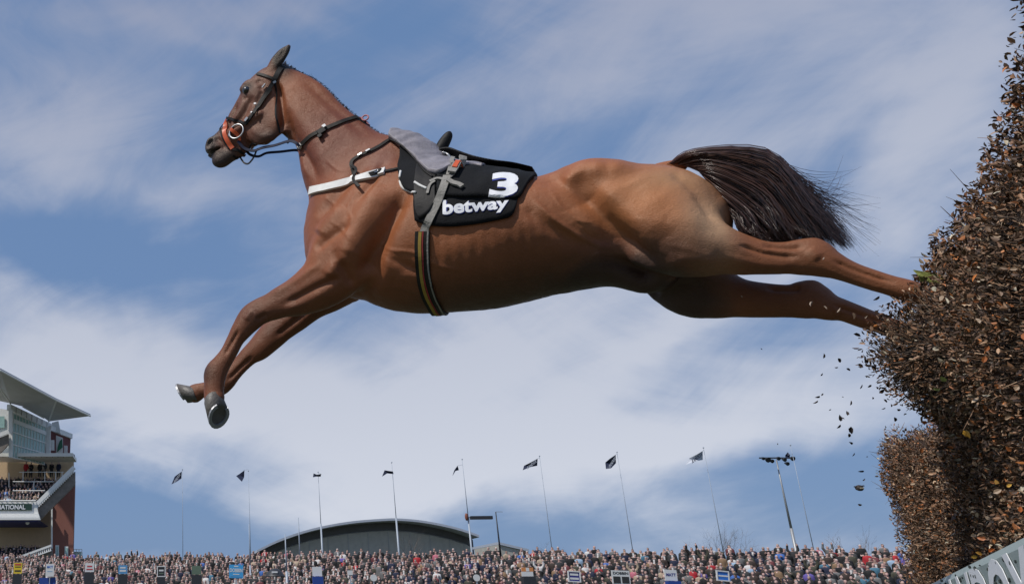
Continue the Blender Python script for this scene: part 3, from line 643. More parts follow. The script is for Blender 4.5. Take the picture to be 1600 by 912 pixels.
cloth = thing('saddle_cloth', tuple(toW(radial(loc(745, 300, 0)[0], 0)[0])), 'black saddle cloth numbered 3 draped over the back of the horse', 'saddle cloth')
lo_c, V1, F1 = patch('lower_cloth', [(650, 346), (662, 350), (676, 353), (702, 354.5), (740, 351), (784, 343), (805, 335), (809, 312)], M_cloth, cloth, .008, .004, wr=.007)
up_c, V2, F2 = patch('number_cloth', [(684, 308), (700, 310), (740, 311), (780, 311), (811, 312), (822, 293), (835, 274)], M_cloth, cloth, .018, .004, wr=.007, seed=3)
ct = cloth_bvh([(V1, F1), (V2, F2)]); ctl = cloth_bvh([(V1, F1)])
for (nm, s, cn, bd) in (('number', '3', [(763, 309), (808, 307), (812, 270.5), (769, 270.5)], .04), ('lettering', 'betway', [(692, 343), (794, 331), (795, 308.5), (692, 313.5)], .034)):
    paste(nm, s, [(a+.5, b+.7) for a, b in cn], M_blueedge, cloth, ct, .0016, bd+.010, thick=.0004); paste(nm, s, cn, M_print, cloth, ct, .0034, bd, thick=.0006)
def hem_line(pts, r, m, parent, name, tree=None):
    P = []
    for a, b in spline(pts, 6):
        r_ = (tree or bvh).ray_cast(Vector(CL), Vector(lray(a, b)).normalized()); P.append(np.array(r_[0])+np.array(r_[1])*.002 if r_[0] is not None else hit(a, b)[0])
    return MB().tube(toW(np.array(P)), r, 6).build(name, m, parent, True)

sad = thing('saddle', tuple(toW(radial(loc(690, 280, 0)[0], 0)[0])), 'light racing saddle with grey withers pad and upright black pommel on the horse', 'saddle')
fl_o, V3, F3 = patch('front_flap', [(621, 262), (624, 280), (629, 292), (640, 299), (652, 303), (668, 304), (684, 296), (692, 280)], M_cloth, sad, .012, .004, wr=.003, seed=7)
fb_o, V3b, F3b = patch('rear_flap', [(650, 330), (653, 345), (662, 342), (672, 334), (682, 316)], M_leather, sad, .015, .004, wr=.002, seed=9, nc=20)
pd_o, V4, F4 = patch('withers_pad', [(607, 219), (620, 228), (640, 246), (655, 262), (670, 274), (688, 279), (700, 270), (712, 268), (735, 266), (752, 268)], M_lilac, sad, .030, .004, wr=.009, seed=12, nc=60)
ft = cloth_bvh([(V1, F1), (V2, F2), (V3, F3), (V3b, F3b), (V4, F4)])
hem_line([(626, 268), (624.5, 280), (628, 292), (638, 298.5), (650, 301)], .005, M_white, sad, 'piping', ft)
hem_line([(648, 285), (657, 290.5), (667, 295)], .0055, M_white, sad, 'keeper', ft)
hem_line([(609, 217), (625, 225), (645, 244), (662, 266), (676, 277)], .004, M_leather, sad, 'pad_binding', ft)
def solid(name, chains, m, parent, h=.006, mats=None):
    A = np.vstack([np.array(c[0]) for c in chains]); R = A[:, 3:5].max()+.03
    f = Field(A[:, :3].min(0)-R, A[:, :3].max(0)+R, h)
    for c, k, *o in chains: f.chain(c, k, iso=bool(o and o[0]), cut=bool(len(o) > 1 and o[1]), mg=.03)
    V, F = f.mesh(); V = skin_smooth(V, F, 1); return obj(name, toW(V), F, m, parent, True)
solid('seat', [(ch([(688, 240, 5, .045), (704, 240, 4.5, .06), (722, 248, 4.5, .075), (745, 257, 4.5, .085), (775, 263, 4, .085), (805, 266, 3.5, .08), (834, 271, 2.5, .07)]), .01)], M_leather, sad, .005)
solid('pommel', [(ch([(682, 244, 8, .03), (688, 234, 8.5, .026), (694, 223, 8.5, .022), (700, 213, 6.5, .018), (702.5, 208, 3, .012)]), .01)], M_leather, sad, .0045)
pb_ = ball(toW(loc(678, 240, -.03)), .010, 6); obj('rivet', pb_[0], pb_[1], M_white, sad, True)
MB().tube(toW(np.array([loc(a, b, -.06) for a, b in spline([(691, 238), (698, 240), (704, 246), (709, 251)], 4)])), [.004]*5+[.006]*4+[.004]*4).build('stirrup_bar', M_steel, sad, True)
def strap_t(name, pts, wid, m, parent, tree, thick=.004, off=.002, n=8, mirror=False, smooth=3):
    P = []; N_ = []
    for a, b in spline(pts, n):
        r = tree.ray_cast(Vector(CL), Vector(lray(a, b)).normalized())
        if r[0] is None: p, q = hit(a, b)
        else: p, q = np.array(r[0]), np.array(r[1])
        P.append(p); N_.append(q)
    P = np.array(P)
    for _ in range(smooth): P[1:-1] = (P[:-2]+2*P[1:-1]+P[2:])/4
    V, F = ribbon(list(zip(P, N_)), wid, thick, off)
    if mirror: V2 = V.copy(); V2[:, 1] *= -1; obj(name, toW(V2), [f[::-1] for f in F], m, parent)
    return obj(name, toW(V), F, m, parent)
allt = cloth_bvh([(HV, [tuple(f) for f in HF.tolist()]), (V1, F1), (V2, F2), (V3, F3), (V3b, F3b), (V4, F4)])
strap_t('girth_strap', [(699, 276), (690, 302), (678, 330), (668, 350), (660, 369)], .030, M_beige, sad, allt, .005, .003, mirror=True)
strap_t('stirrup_leather', [(707, 248), (704, 262), (700, 276)], .016, M_beige, sad, allt, .004, .006, mirror=True)
strap_t('cross_strap', [(672, 285), (684, 280), (697, 282), (708, 274)], .012, M_beige, sad, allt, .004, .004)
strap_t('buckle_guard', [(705, 276), (713, 264), (721, 252)], .030, M_beige, sad, allt, .008, .016, smooth=6)
strap_t('buckle_stitching', [(709, 270), (713.5, 264), (718, 257.5)], .018, M_orange, sad, allt, .003, .025, smooth=6)
strap_t('stirrup_tread', [(700, 284), (708, 288), (718, 291), (723, 294)], .018, M_beige, sad, allt, .010, .004, smooth=6)
strap_t('stirrup_strap', [(668, 303), (672, 290), (680, 284)], .010, M_beige, sad, allt, .003, .004)
# girth: down the near side, under the belly and up the far side
gp = [(661, 362), (660, 385), (661, 410), (664, 440), (671, 464), (678, 477)]; xs_, ph_ = zip(*[xphi(a, b) for a, b in spline(gp, 5)])
xs_ = list(xs_); ph_ = list(ph_); xe = xs_[-1]; full = list(zip(xs_, ph_))+[(xe, p) for p in np.linspace(ph_[-1], math.pi, 16)[1:]]
full = full+[(x, 2*math.pi-p) for x, p in full[-2::-1]]
def girth_band(name, wid, m, shift, off, th, sl=slice(None)):
    pa = [radial(x+shift, p) for x, p in full][sl]; P = np.array([p for p, _ in pa])
    for _ in range(3): P[1:-1] = (P[:-2]+2*P[1:-1]+P[2:])/4
    V, F = ribbon(list(zip(P, [n for _, n in pa])), wid, th, off); obj(name, toW(V), F, m, sad)
girth_band('girth', .056, M_leather2, 0, .004, .006); girth_band('yellow_stripe', .012, M_yellow, -.008, .0105, .0012); girth_band('red_stripe', .005, M_red, .002, .0105, .0012)
girth_band('girth_edge', .006, M_beige, .022, .0105, .0012)

# bridle
br = thing('bridle', tuple(toW(loc(405, 160, 0))), 'black leather bridle with orange nose strap and steel ring bit on the horse head', 'bridle')
strap('headpiece', [(441, 105), (436, 112), (431, 121), (427, 129)], .024, M_leather, br, .005, .002, far=True)
strap('cheek_strap', [(428, 127), (421, 139), (413, 152), (405, 165), (397, 177), (389, 187), (384, 193)], .018, M_leather, br, .006, .002, far=True)
strap('cheek_strap', [(424, 141), (415, 154), (407, 167), (399, 179)], .008, M_leather2, br, .004, .008, far=True)
strap('browband', [(402, 116.5), (410, 118), (419, 121), (430, 125)], .013, M_leather2, br, .004, .003, far=True)
strap('throat_lash', [(429, 130), (431.5, 148), (431, 165), (431, 180), (434, 196), (437, 208)], .0075, M_leather, br, .004, .002, far=True)
strap('noseband', [(353.5, 184.5), (360, 186), (369, 188.5), (379, 192), (386, 194)], .012, M_leather, br, .005, .003, far=True, yl=-.03)
strap('nose_strap', [(352.5, 187), (353, 196), (351.5, 206), (354, 216), (359, 225), (364, 233)], .021, M_orange, br, .005, .004, far=True, yl=-.03)
strap('bit_guard', [(362, 203), (368, 207), (373, 213), (374, 220)], .016, M_orange, br, .005, .006, far=True)
strap('flash_strap', [(346, 189), (344, 200), (347, 212), (353, 224), (358, 232)], .008, M_leather, br, .004, .003, far=True, yl=-.03)
strap('chin_strap', [(364, 234), (372, 235), (380, 240)], .012, M_leather, br, .005, .003, far=True, yl=-.02)
def ring(c, R, r, n_, m, parent, name, gap=None, K=36):
    n_ = np.asarray(n_, float); n_ /= np.linalg.norm(n_); a = np.cross(n_, [0, 0, 1]); a /= np.linalg.norm(a); b = np.cross(n_, a)
    t = np.linspace(0, 2*math.pi, K+1); P = [np.asarray(c)+R*(math.cos(x)*a+math.sin(x)*b) for x in t]
    return MB().tube(toW(np.array(P)), r, 8, cap=False).build(name, m, parent, True)
for s in (1, -1):
    c, n_ = hit(371.5, 207.5); c = c*np.array([1, s, 1]); nn_ = np.array([-.10, -s*1., .05]); ring(c+nn_*.013, .0365, .0042, nn_, M_steel, br, 'bit_ring')
    bb, _ = hit(360, 213); bb = (bb+np.array([0, -.008, 0]))*np.array([1, s, 1]); V, F = ball(toW(bb), .011, 6, (.8, 1, 1.1)); obj('bit_mouthpiece', V, F, M_steel, br, True)
for (a, b, w, h_) in ((427.5, 129.5, .016, .010), (414, 135.5, .022, .006), (386.5, 187.5, .020, .012), (399, 165, .010, .012), (395, 178, .008, .010)):
    p, n_ = hit(a, b); ax = np.cross(n_, [.6, 0, -.75]); ax /= np.linalg.norm(ax); up = np.cross(n_, ax)
    MB().box(toW(p+n_*.010), (.006, w, h_), (n_@Rz.T, ax@Rz.T, up@Rz.T)).build('buckle', M_steel, br)
strap('throat_latch_rein', [(376, 226), (381, 233), (388, 238), (396, 236)], .008, M_leather, br, .004, .004, yl=-.05)
# reins: from the bit under the throat to the neck strap, with a hanging loop
A = [loc(a, b, y) for a, b, y in ((372, 221, -.06), (382, 232, -.05), (396, 236, -.045), (410, 231.5, -.04), (430, 227.5, -.05), (452, 221, -.07), (463, 224, -.08), (468, 229, -.075))]
V, F = ribbon([(p, np.array([0, -1., .2])) for p in spline(A, 6)], .013, .004, 0); V2 = V*np.array([1, -.35, 1]); MB().add(toW(V), F).build('rein', M_rein, br); MB().add(toW(V2), [f[::-1] for f in F]).build('rein', M_rein, br)
A = [loc(a, b, y) for a, b, y in ((401, 235, -.04), (398, 243, -.035), (394, 250, -.03), (388, 256, -.02), (382, 255, -.01), (378, 250, 0), (375, 245, .0))]
V, F = ribbon([(p, np.array([0, -1., 0])) for p in spline(A, 6)], .008, .003, 0); obj('lip_strap', toW(V), F, M_leather, br)
strap('curb_end', [(364, 243), (370, 248), (374, 253)], .010, M_leather, br, .004, .0, yl=-.01)

# neck strap and breast girth
nk = thing('neck_strap', tuple(toW(loc(520, 200, 0))), 'dark leather neck strap buckled round the middle of the horse neck', 'strap')
strap('band', [(467, 232), (474, 224), (485, 214), (498, 207), (520, 197), (545, 187.5), (562, 184), (573, 187.5)], .019, M_leather2, nk, .005, .003, far=True, n=10, yl=-.03)
for (a, b, w, h_, m_) in ((471.5, 228.5, .020, .020, M_white), (503, 207.5, .026, .034, M_leather), (501, 215, .016, .018, M_leather), (507, 200, .014, .016, M_steel)):
    p, n_ = hit(a, b); ax = np.cross(n_, [.8, 0, .5]); ax /= np.linalg.norm(ax); up = np.cross(n_, ax)
    MB().box(toW(p+n_*.012), (.012, w, h_), (n_@Rz.T, ax@Rz.T, up@Rz.T)).build('buckle', m_, nk)
strap('tape', [(563, 183.5), (569, 185.5), (575, 190)], .020, M_pink, nk, .003, .009, far=True, yl=-.02)
c = loc(571, 188, -.03); ring(c+np.array([0, 0, .012]), .014, .0035, (0, -1, .2), M_pink, nk, 'loop')
bg_ = thing('breast_girth', tuple(toW(loc(540, 285, 0))), 'white sheepskin covered breast girth strapped across the horse chest', 'strap')
strap('sleeve', [(486.5, 299), (500, 296.5), (520, 292), (545, 285.5), (565, 279.5), (585, 274), (602, 269)], .036, M_white, bg_, .012, .002, far=True, n=8, yl=-.03)
strap('buckle_plate', [(577, 276.5), (586, 273.5), (598, 270)], .018, M_leather, bg_, .005, .014, far=True)
strap('tongue', [(583, 274.5), (592, 272)], .005, M_steel, bg_, .003, .020)
strap('side_strap', [(601, 269), (612, 267), (624, 264), (640, 258)], .012, M_leather2, bg_, .004, .004, far=True)
strap('wither_strap', [(616, 217), (606, 221), (592, 230), (578, 237), (565, 243), (553, 250), (549, 257), (551, 267), (555, 281)], .014, M_leather2, bg_, .004, .004, far=True, n=6)
strap('strap_loop', [(550, 262), (557, 270), (556, 285), (563, 295)], .012, M_leather, bg_, .004, .016, n=6)
for (a, b) in ((575, 237.5), (563, 243.5), (552, 278)):
    p, n_ = hit(a, b); ax = np.cross(n_, [.8, 0, .5]); ax /= np.linalg.norm(ax); up = np.cross(n_, ax); MB().box(toW(p+n_*.010), (.006, .008, .020), (n_@Rz.T, ax@Rz.T, up@Rz.T)).build('buckle', M_steel, bg_)
# ------------------------------------------------------------------ the brush fence
FD = np.array([.652, 1, 0])/math.hypot(.652, 1); FN = np.array([-FD[1], FD[0], 0])       # along the fence (away), out of its landing face
def fpt(Y, out, z): return np.array([.638+.652*Y, Y, z])+FN*out                           # a place by its distance on the face line
def topz(Y): return .045*mn.noise(Vector((Y*3.1, 3., 0)))+.03*mn.noise(Vector((Y*9, 8., 0)))+np.interp(Y, [-2, 0, 1.2, 2.0, 2.6, 2.86, 3.15, 3.45, 3.9, 4.4, 4.9, 5.15], [1.95, 1.93, 1.84, 1.73, 1.70, 1.60, 1.42, 1.28, 1.30, 1.42, 1.52, 1.53])
def bulge(Y, z):
    b = .19*np.exp(-((Y-2.80)/.30)**2-((z-1.37)/.15)**2)+.07*np.exp(-((Y-2.2)/.5)**2-((z-1.25)/.3)**2)+.03*np.exp(-((Y-4.9)/.25)**2-((z-1.3)/.3)**2)
    b = b+.045*mn.noise(Vector((Y*2.6, z*2.6, 1.)))+.03*mn.noise(Vector((Y*7, z*7, 4.)))-.05*np.clip((z-1.25)/.3, 0, 1)*np.clip((Y-4.2)/.6, 0, 1)
    return b+.02*(1-np.clip(z/1.5, 0, 1))-.03*np.clip((z-1.35)/.3, 0, 1)
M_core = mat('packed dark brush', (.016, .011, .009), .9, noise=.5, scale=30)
M_twig = mat('dry spruce twigs', (.1, .06, .04), .7, attr=True, spec=.3)
M_leaf = mat('dead leaves', (.1, .06, .04), .55, attr=True, spec=.35)
YA, YB, DEPTH = -1.6, 5.12, .85
fence = thing('brush_fence', tuple(fpt(2.6, -.4, 0)), 'tall racing fence packed with dark brown dead twigs at the right', 'fence')
def core():
    ny, nz, V, F = 90, 20, [], []
    for i in range(ny):
        Y = YA+(YB-.05-YA)*i/(ny-1); t = topz(Y)-.15
        prof = [(bulge(Y, z)-.11, z) for z in np.linspace(0, t, nz)]+[(-.2, t+.02), (-DEPTH*.6, t+.02), (-DEPTH+.1, t-.03), (-DEPTH+.02, t*.6), (-DEPTH, 0)]
        for (o, z) in prof: V.append(fpt(Y, o+.02*mn.noise(Vector((Y*6, z*6, o*6))), z))
    m = nz+5
    F = [(i*m+j, i*m+(j+1) % m, (i+1)*m+(j+1) % m, (i+1)*m+j) for i in range(ny-1) for j in range(m)]+[tuple(range(m-1, -1, -1)), tuple((ny-1)*m+j for j in range(m))]
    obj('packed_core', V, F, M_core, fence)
core()
def surf(n, near_w=1.0):                     # random places on the outside: points, outward directions
    P, D = [], []
    while len(P) < n:
        u = rng.random()
        if u < .70: Y = rng.uniform(.5, YB) if rng.random() < .9 else rng.uniform(YA, .5); t = topz(Y); z = rng.uniform(.80-.03*Y, t-.10)
        elif u < .90: Y = rng.uniform(.3, YB) if rng.random() < .9 else rng.uniform(YA, .3); z = topz(Y)
        elif u < .97: Y = YB; z = rng.uniform(.05, topz(Y))
        else: Y = rng.uniform(YA, YB); z = rng.uniform(.1, topz(Y)-.1)
        if u < .70:
            o = bulge(Y, z)-.092; d = FN*1.0+np.array([0, 0, .35+.5*(z/t)**3]); e = .03
            d = d+np.array([0, 0, 1.])*(2.2*((bulge(Y, z+.03)-bulge(Y, z-.03))/.06)*-.5)
            P.append(fpt(Y, o, z))
        elif u < .90: P.append(fpt(Y, rng.uniform(-DEPTH+.05, bulge(Y, z)-.08), z-.11)); d = np.array([0, 0, 1.])+FN*.35
        elif u < .97: P.append(fpt(Y-.09, rng.uniform(-DEPTH+.05, bulge(Y, z)), z)); d = FD*1.0+np.array([0, 0, .5])
        else: P.append(fpt(Y, -DEPTH+.02, z)); d = -FN+np.array([0, 0, .4])
        D.append(d/np.linalg.norm(d))
    return np.array(P), np.array(D)
def twigs(name, n, l0, l1, r, spread, cols, lift=0.):
    P, D = surf(n); D = D+rng.normal(0, spread, (n, 3)); D[:, 2] += .15; D /= np.linalg.norm(D, axis=1)[:, None]; L_ = rng.uniform(l0, l1, n)[:, None]
    A = np.cross(D, rng.normal(0, 1, (n, 3))); A /= np.linalg.norm(A, axis=1)[:, None]; B = np.cross(D, A); bend = rng.normal(0, .16, (n, 3))
    R = (r*rng.uniform(.6, 1.5, n))[:, None]; V = []
    P = P+D*lift
    for (t, s) in ((0, 1.), (.5, .8), (1., .25)):
        c = P+D*L_*t+bend*L_*t*t
        for k in range(3): V.append(c+R*s*(math.cos(2.094*k)*A+math.sin(2.094*k)*B))
    V = np.stack(V, 1).reshape(-1, 3); b = np.arange(n)[:, None]*9; F = []
    for i in (0, 3):
        for k in range(3): F.append(np.stack([b[:, 0]+i+k, b[:, 0]+i+(k+1) % 3, b[:, 0]+i+3+(k+1) % 3, b[:, 0]+i+3+k], 1))
    c = np.array(cols)[rng.integers(0, len(cols), n)]*rng.uniform(.6, 1.7, (n, 1)); c = np.repeat(c, 9, 0)
    props(obj(name, V, np.vstack(F), M_twig, fence, True, c), kind='stuff')
TW = [(.30, .20, .13), (.20, .11, .06), (.16, .10, .065), (.055, .036, .027), (.035, .024, .019), (.08, .052, .038), (.10, .072, .055), (.03, .02, .017), (.13, .10, .08)]
twigs('twigs', 60000, .025, .075, .0017, .32, TW); twigs('long_twigs', 500, .09, .14, .0022, .5, TW)
def leaf_shape():                             # one curled leaf along +x, 8 points
    return np.array([(0, 0, 0), (.3, .26, .05), (.7, .22, .02), (1, 0, -.12), (.7, -.22, .04), (.3, -.26, .09), (.35, 0, -.06), (.7, 0, -.08)]), [(0, 6, 1), (1, 6, 7, 2), (2, 7, 3), (0, 5, 6), (5, 4, 7, 6), (4, 3, 7)]
def leaves(name, n, s0, s1, cols, prob, out=.026):
    P, D = surf(n); LV, LF = leaf_shape(); n_ = n; X = D*.6+rng.normal(0, .7, (n_, 3)); X /= np.linalg.norm(X, axis=1)[:, None]; Z = rng.normal(0, .6, (n_, 3))+D*.6
    Yv = np.cross(Z, X); Yv /= np.linalg.norm(Yv, axis=1)[:, None]; Z = np.cross(X, Yv); S = rng.uniform(s0, s1, (n_, 1, 1))**1.0; c0 = P+D*rng.uniform(.0, .07, (n_, 1))+D*out
    curl = rng.uniform(.3, 3.0, (n_, 1, 1)); V = c0[:, None]+S*(LV[None, :, :1]*X[:, None]+LV[None, :, 1:2]*rng.uniform(.35, 1.1, (n_, 1, 1))*Yv[:, None]+LV[None, :, 2:]*curl*Z[:, None])
    V = V.reshape(-1, 3); b = np.arange(n_)[:, None]*8; tri = np.vstack([b+np.array([f[0], f[1], f[2]]) for f in LF]+[b+np.array([f[0], f[2], f[3]]) for f in LF if len(f) == 4])
    c = np.array(cols)[rng.choice(len(cols), n_, p=np.array(prob)/sum(prob))]*rng.uniform(.6, 1.8, (n_, 1)); c = np.repeat(c, 8, 0)
    props(obj(name, V, tri, M_leaf, fence, False, c), kind='stuff')
LC = [(.11, .062, .036), (.18, .098, .055), (.055, .033, .023), (.27, .17, .105), (.26, .10, .038), (.34, .25, .17), (.40, .15, .045), (.42, .37, .28)]
leaves('dead_leaves', 54000, .009, .021, LC, [8, 7, 4, 4, 2.2, 1.6, .6, .4])
leaves('needle_scraps', 40000, .005, .011, LC, [8, 5, 6, 3, .6, 1.6, .1, .8], .02)
# the larger bright leaves, one by one
tree_f = lambda: None
big = [(1505, 672, 17, 0), (1478, 596, 15, 1), (1470, 608, 12, 1), (1552, 770, 15, 3), (1560, 758, 12, 4), (1573, 760, 10, 0), (1531, 505, 13, 3), (1545, 540, 13, 2), (1580, 705, 12, 2), (1540, 556, 14, 2), (1428, 607, 12, 2), (1415, 560, 13, 3),
       (1594, 166, 14, 2), (1580, 175, 13, 2), (1510, 320, 14, 2), (1540, 355, 13, 5), (1495, 412, 12, 3), (1575, 270, 12, 2), (1590, 240, 10, 2), (1552, 300, 13, 5), (1487, 450, 11, 3), (1462, 455, 13, 6), (1478, 430, 12, 5), (1562, 455, 14, 5),
       (1590, 420, 12, 3), (1520, 470, 11, 2), (1440, 520, 12, 5), (1470, 545, 11, 3), (1500, 560, 13, 3), (1600, 520, 14, 2), (1545, 862, 15, 2), (1541, 842, 14, 2), (1535, 866, 12, 4), (1517, 869, 11, 0), (1554, 850, 12, 6), (1526, 835, 11, 3),
       (1505, 620, 13, 5), (1586, 610, 13, 3), (1540, 640, 12, 2), (1570, 655, 12, 3), (1595, 800, 12, 2), (1520, 720, 11, 3), (1490, 700, 10, 2), (1410, 690, 10, 3), (1425, 740, 10, 5), (1450, 660, 11, 2), (1440, 700, 10, 2)]
bc = [(.62, .36, .06), (.30, .33, .09), (.42, .13, .035), (.34, .24, .16), (.48, .26, .06), (.22, .14, .09), (.45, .42, .33)]
Mb = [mat('leaf '+n_, c, .5, noise=.35, scale=40) for n_, c in zip(('yellow', 'green', 'rust', 'tan', 'amber', 'brown', 'pale'), bc)]
LV, LF = leaf_shape(); lmesh = [mesh('leaf', LV*np.array([1, 1.15, k])+(0, 0, 0), LF, Mb[0]) for k in (.8, 2.0)]
from mathutils import Matrix
for (a, b, s, k) in big:
    d = ray(a, b); den = d[0]-.652*d[1]; Y = .638/den*d[1]              # where that line of sight meets the face
    p = np.array([0, 0, CH])+d*(Y/d[1]); out = bulge(Y, p[2])+.02; v = np.array([0, 0, CH])-p; v /= np.linalg.norm(v); p = p+v*(out/abs(v@FN))
    w = p[1]*cp+(p[2]-CH)*sp; o = bpy.data.objects.new('leaf', lmesh[random.randint(0, 1)]); C.objects.link(o); o.parent = fence
    o.material_slots[0].link = 'OBJECT'; o.material_slots[0].material = Mb[k]; o.location = p-WL[fence]; L_ = s*.8*w/FOC*1.0; o.scale = (L_,)*3
    z = Vector(v+rng.normal(0, .35, 3)).normalized(); x = Vector(rng.normal(0, 1, 3)); x = (x-z*x.dot(z)).normalized(); y = z.cross(x); M3 = Matrix((x, y, z)).transposed(); o.rotation_euler = M3.to_euler()
# guard board along the foot of the landing face
M_board = mat('pale green padded board', (.27, .33, .315), .5, noise=.10, scale=5, bump=.1, bscale=30); M_mud = mat('dark specks', (.03, .04, .04), .8)
def bpt(Y, z, out=0.): return np.array([.52+.652*Y, Y, z])+FN*out
def btop(Y): return .833-.0366*Y
board = MB(); Ys = [YA, 0, 1, 2, 3, 4, 5.05]; V = []
for Y in Ys:
    t = btop(Y); V += [bpt(Y, .0), bpt(Y, t-.03), bpt(Y, t-.008, -.012), bpt(Y, t, -.035), bpt(Y, t, -.075), bpt(Y, 0, -.09)]
board.add(V, [(i*6+j, i*6+(j+1) % 6, i*6+6+(j+1) % 6, i*6+6+j) for i in range(len(Ys)-1) for j in range(6)]+[(5, 4, 3, 2, 1, 0), tuple(len(V)-6+j for j in range(6))])
board.build('guard_board', M_board, fence)
d3 = bpt(2, 0)-bpt(3, 0); u3 = -(bpt(3, 0)-bpt(2, 0))
def btext(s, Y0, Y1, z0, z1, bold, name='lettering'):           # reads from the far end to the near one
    a = bpt(Y0, z0, .002); ux = bpt(Y1, z0+(btop(Y1)-btop(Y0)), .002)-a; ob = letters(name, s, a, ux, np.array([0, 0, z1-z0]), M_print, fence, bold, .0015)
btext('RANDOX', 3.42, 2.03, .47, .682, .02); btext('HEALTH', 1.97, .9, .44, .66, .02)
bm_ = MB()
for _ in range(70):
    Y = rng.uniform(1.6, 3.8); z = btop(Y)-abs(rng.normal(0, .06))-.02; r = rng.uniform(.002, .006); V, F = ball(bpt(Y, z, .002), r, 3, (1, .5, rng.uniform(.6, 1.6))); bm_.add(V, F)
props(bm_.build('mud_specks', M_mud, fence), kind='stuff')

# bits of brush knocked into the air
M_bit = mat('flying brush bits', (.035, .025, .022), .7); M_bit2 = mat('flying brown leaf', (.14, .085, .05), .6); M_bit3 = mat('pale leaf scrap', (.42, .33, .26), .6)
bits = [(1340, 523, 9, 0), (1344, 546, 6, 0), (1352, 560, 8, 0), (1366, 575, 9, 0), (1312, 563, 8, 0), (1288, 556, 6, 1), (1326, 577, 6, 0), (1345, 571, 8, 1), (1307, 574, 4, 0), (1284, 585, 4, 0), (1354, 588, 4, 0), (1346, 604, 6, 0), (1359, 603, 5, 0),
        (1378, 611, 7, 0), (1384, 626, 6, 0), (1393, 633, 4, 0), (1381, 638, 5, 0), (1364, 622, 4, 0), (1405, 640, 6, 0), (1414, 647, 6, 0), (1398, 619, 5, 1), (1285, 616, 4, 0), (1278, 620, 6, 0), (1275, 628, 7, 1), (1317, 620, 3, 0),
        (1330, 629, 7, 1), (1324, 645, 6, 0), (1297, 640, 3, 0), (1313, 653, 8, 0), (1317, 653, 5, 1), (1311, 666, 6, 0), (1330, 672, 9, 0), (1327, 680, 6, 0), (1330, 692, 5, 0), (1334, 710, 5, 0), (1355, 713, 3, 1), (1346, 736, 7, 0), (1344, 788, 5, 1),
        (1399, 655, 7, 0), (1418, 632, 5, 0), (1374, 597, 5, 1), (1190, 545, 3, 0), (1215, 693, 3, 0), (1350, 749, 4, 1), (1267, 474, 8, 2), (1290, 480, 7, 2), (1311, 485, 9, 2), (1335, 493, 8, 1), (1353, 495, 6, 2), (1287, 404, 5, 2), (1370, 466, 8, 1), (1379, 478, 6, 1), (1422, 462, 7, 2), (1159, 463, 4, 2)]
seen = {}
for i, (a, b, s, k) in enumerate(bits):
    Y = (2.75+rng.normal(0, .16)) if b > 500 else 2.62; p = at(a, b, Y); w = p[1]*cp+(p[2]-CH)*sp; L_ = s*(1.3 if k < 2 else 1.0)*w/FOC; V = LV*np.array([1, rng.uniform(.5, 1.1), rng.uniform(.8, 2.4)]); V = V-V.mean(0)
    z = Vector(np.array([0, -1, -.3])+rng.normal(0, .5, 3)).normalized(); x = Vector(rng.normal(0, 1, 3)); x = (x-z*x.dot(z)).normalized(); y = z.cross(x); M3 = np.array(Matrix((x, y, z)))
    V2 = p+(V*L_)@M3; nrm = np.array(z)*L_*.05; kf = len(V2)
    big_ = ('larger' if s >= 8 else 'small' if s >= 6 else 'tiny'); kind = ('dark twig scrap', 'brown leaf scrap', 'pale leaf scrap')[k]
    o = obj('flying_leaf', np.vstack([V2, V2-nrm]), LF+[tuple(x_+kf for x_ in f[::-1]) for f in LF], [M_bit, M_bit2, M_bit3][k])
    hgt = 'level with the hooves' if b < 560 else 'beside the overhanging brush' if b < 610 else 'by the fence notch' if b < 660 else 'left of the far corner' if b < 720 else 'low before the sky'
    col_ = 'close in' if a > 1370 else 'nearby' if a > 1335 else 'in midair' if a > 1300 else 'farther out' if a > 1250 else 'far out'
    key = f'{big_} {kind} {hgt}, {col_}'; seen[key] = seen.get(key, 0)+1; n_ = seen[key]
    ordw = ['', ', next along', ', third one', ', fourth one', ', fifth one', ', sixth one'][n_-1]
    props(o, key+ordw, 'leaf', 'bits of brush knocked into the air')
p = at(1343, 762, 2.9); w = p[1]*cp+(p[2]-CH)*sp; q = w/FOC
cl = thing('flying_clod', tuple(p), 'square dark clod with a pale streak falling left of the far fence', 'clod')
V, F = ball(p, 6.2*q, 6, (1, .8, .78)); V = [np.array(v)+q*1.2*np.array([mn.noise(Vector(v)*60), mn.noise(Vector(v)*60+Vector((5, 0, 0))), mn.noise(Vector(v)*60+Vector((0, 9, 0)))]) for v in V]
obj('clump', V, F, M_bit, cl); MB().tube([p+np.array([-8*q, 0, 2*q]), p+np.array([8*q, .0, 3.5*q])], 1.0*q, 5).build('twig', M_bit, cl); MB().box(p+np.array([0, -5.2*q, -.5*q]), (6*q, 1*q, 2*q)).build('streak', Mb[6], cl)
# leaf caught on the near top of the fence and the green leaf by the hooves
for (nm, pts, mt, lab) in (('torn_leaf', [(1429, 421), (1442, 424), (1470, 428), (1484, 437), (1478, 446), (1462, 443), (1441, 438), (1433, 432)], Mb[1], 'torn green leaf sticking out of the brush above the hind hooves'),
                          ('curled_leaf', [(1458, 402), (1467, 398), (1468, 383), (1474, 396), (1484, 412), (1478, 425), (1466, 417)], Mb[5], 'dark curled leaf standing upright on the brush edge')):
    P = np.array([at(a, b, 2.52+.0*i) for i, (a, b) in enumerate(pts)]); P[:, 1] += rng.normal(0, .008, len(P)); o = MB().prism(P, (0, .004, 0)).build(nm, mt); props(o, lab, 'leaf')
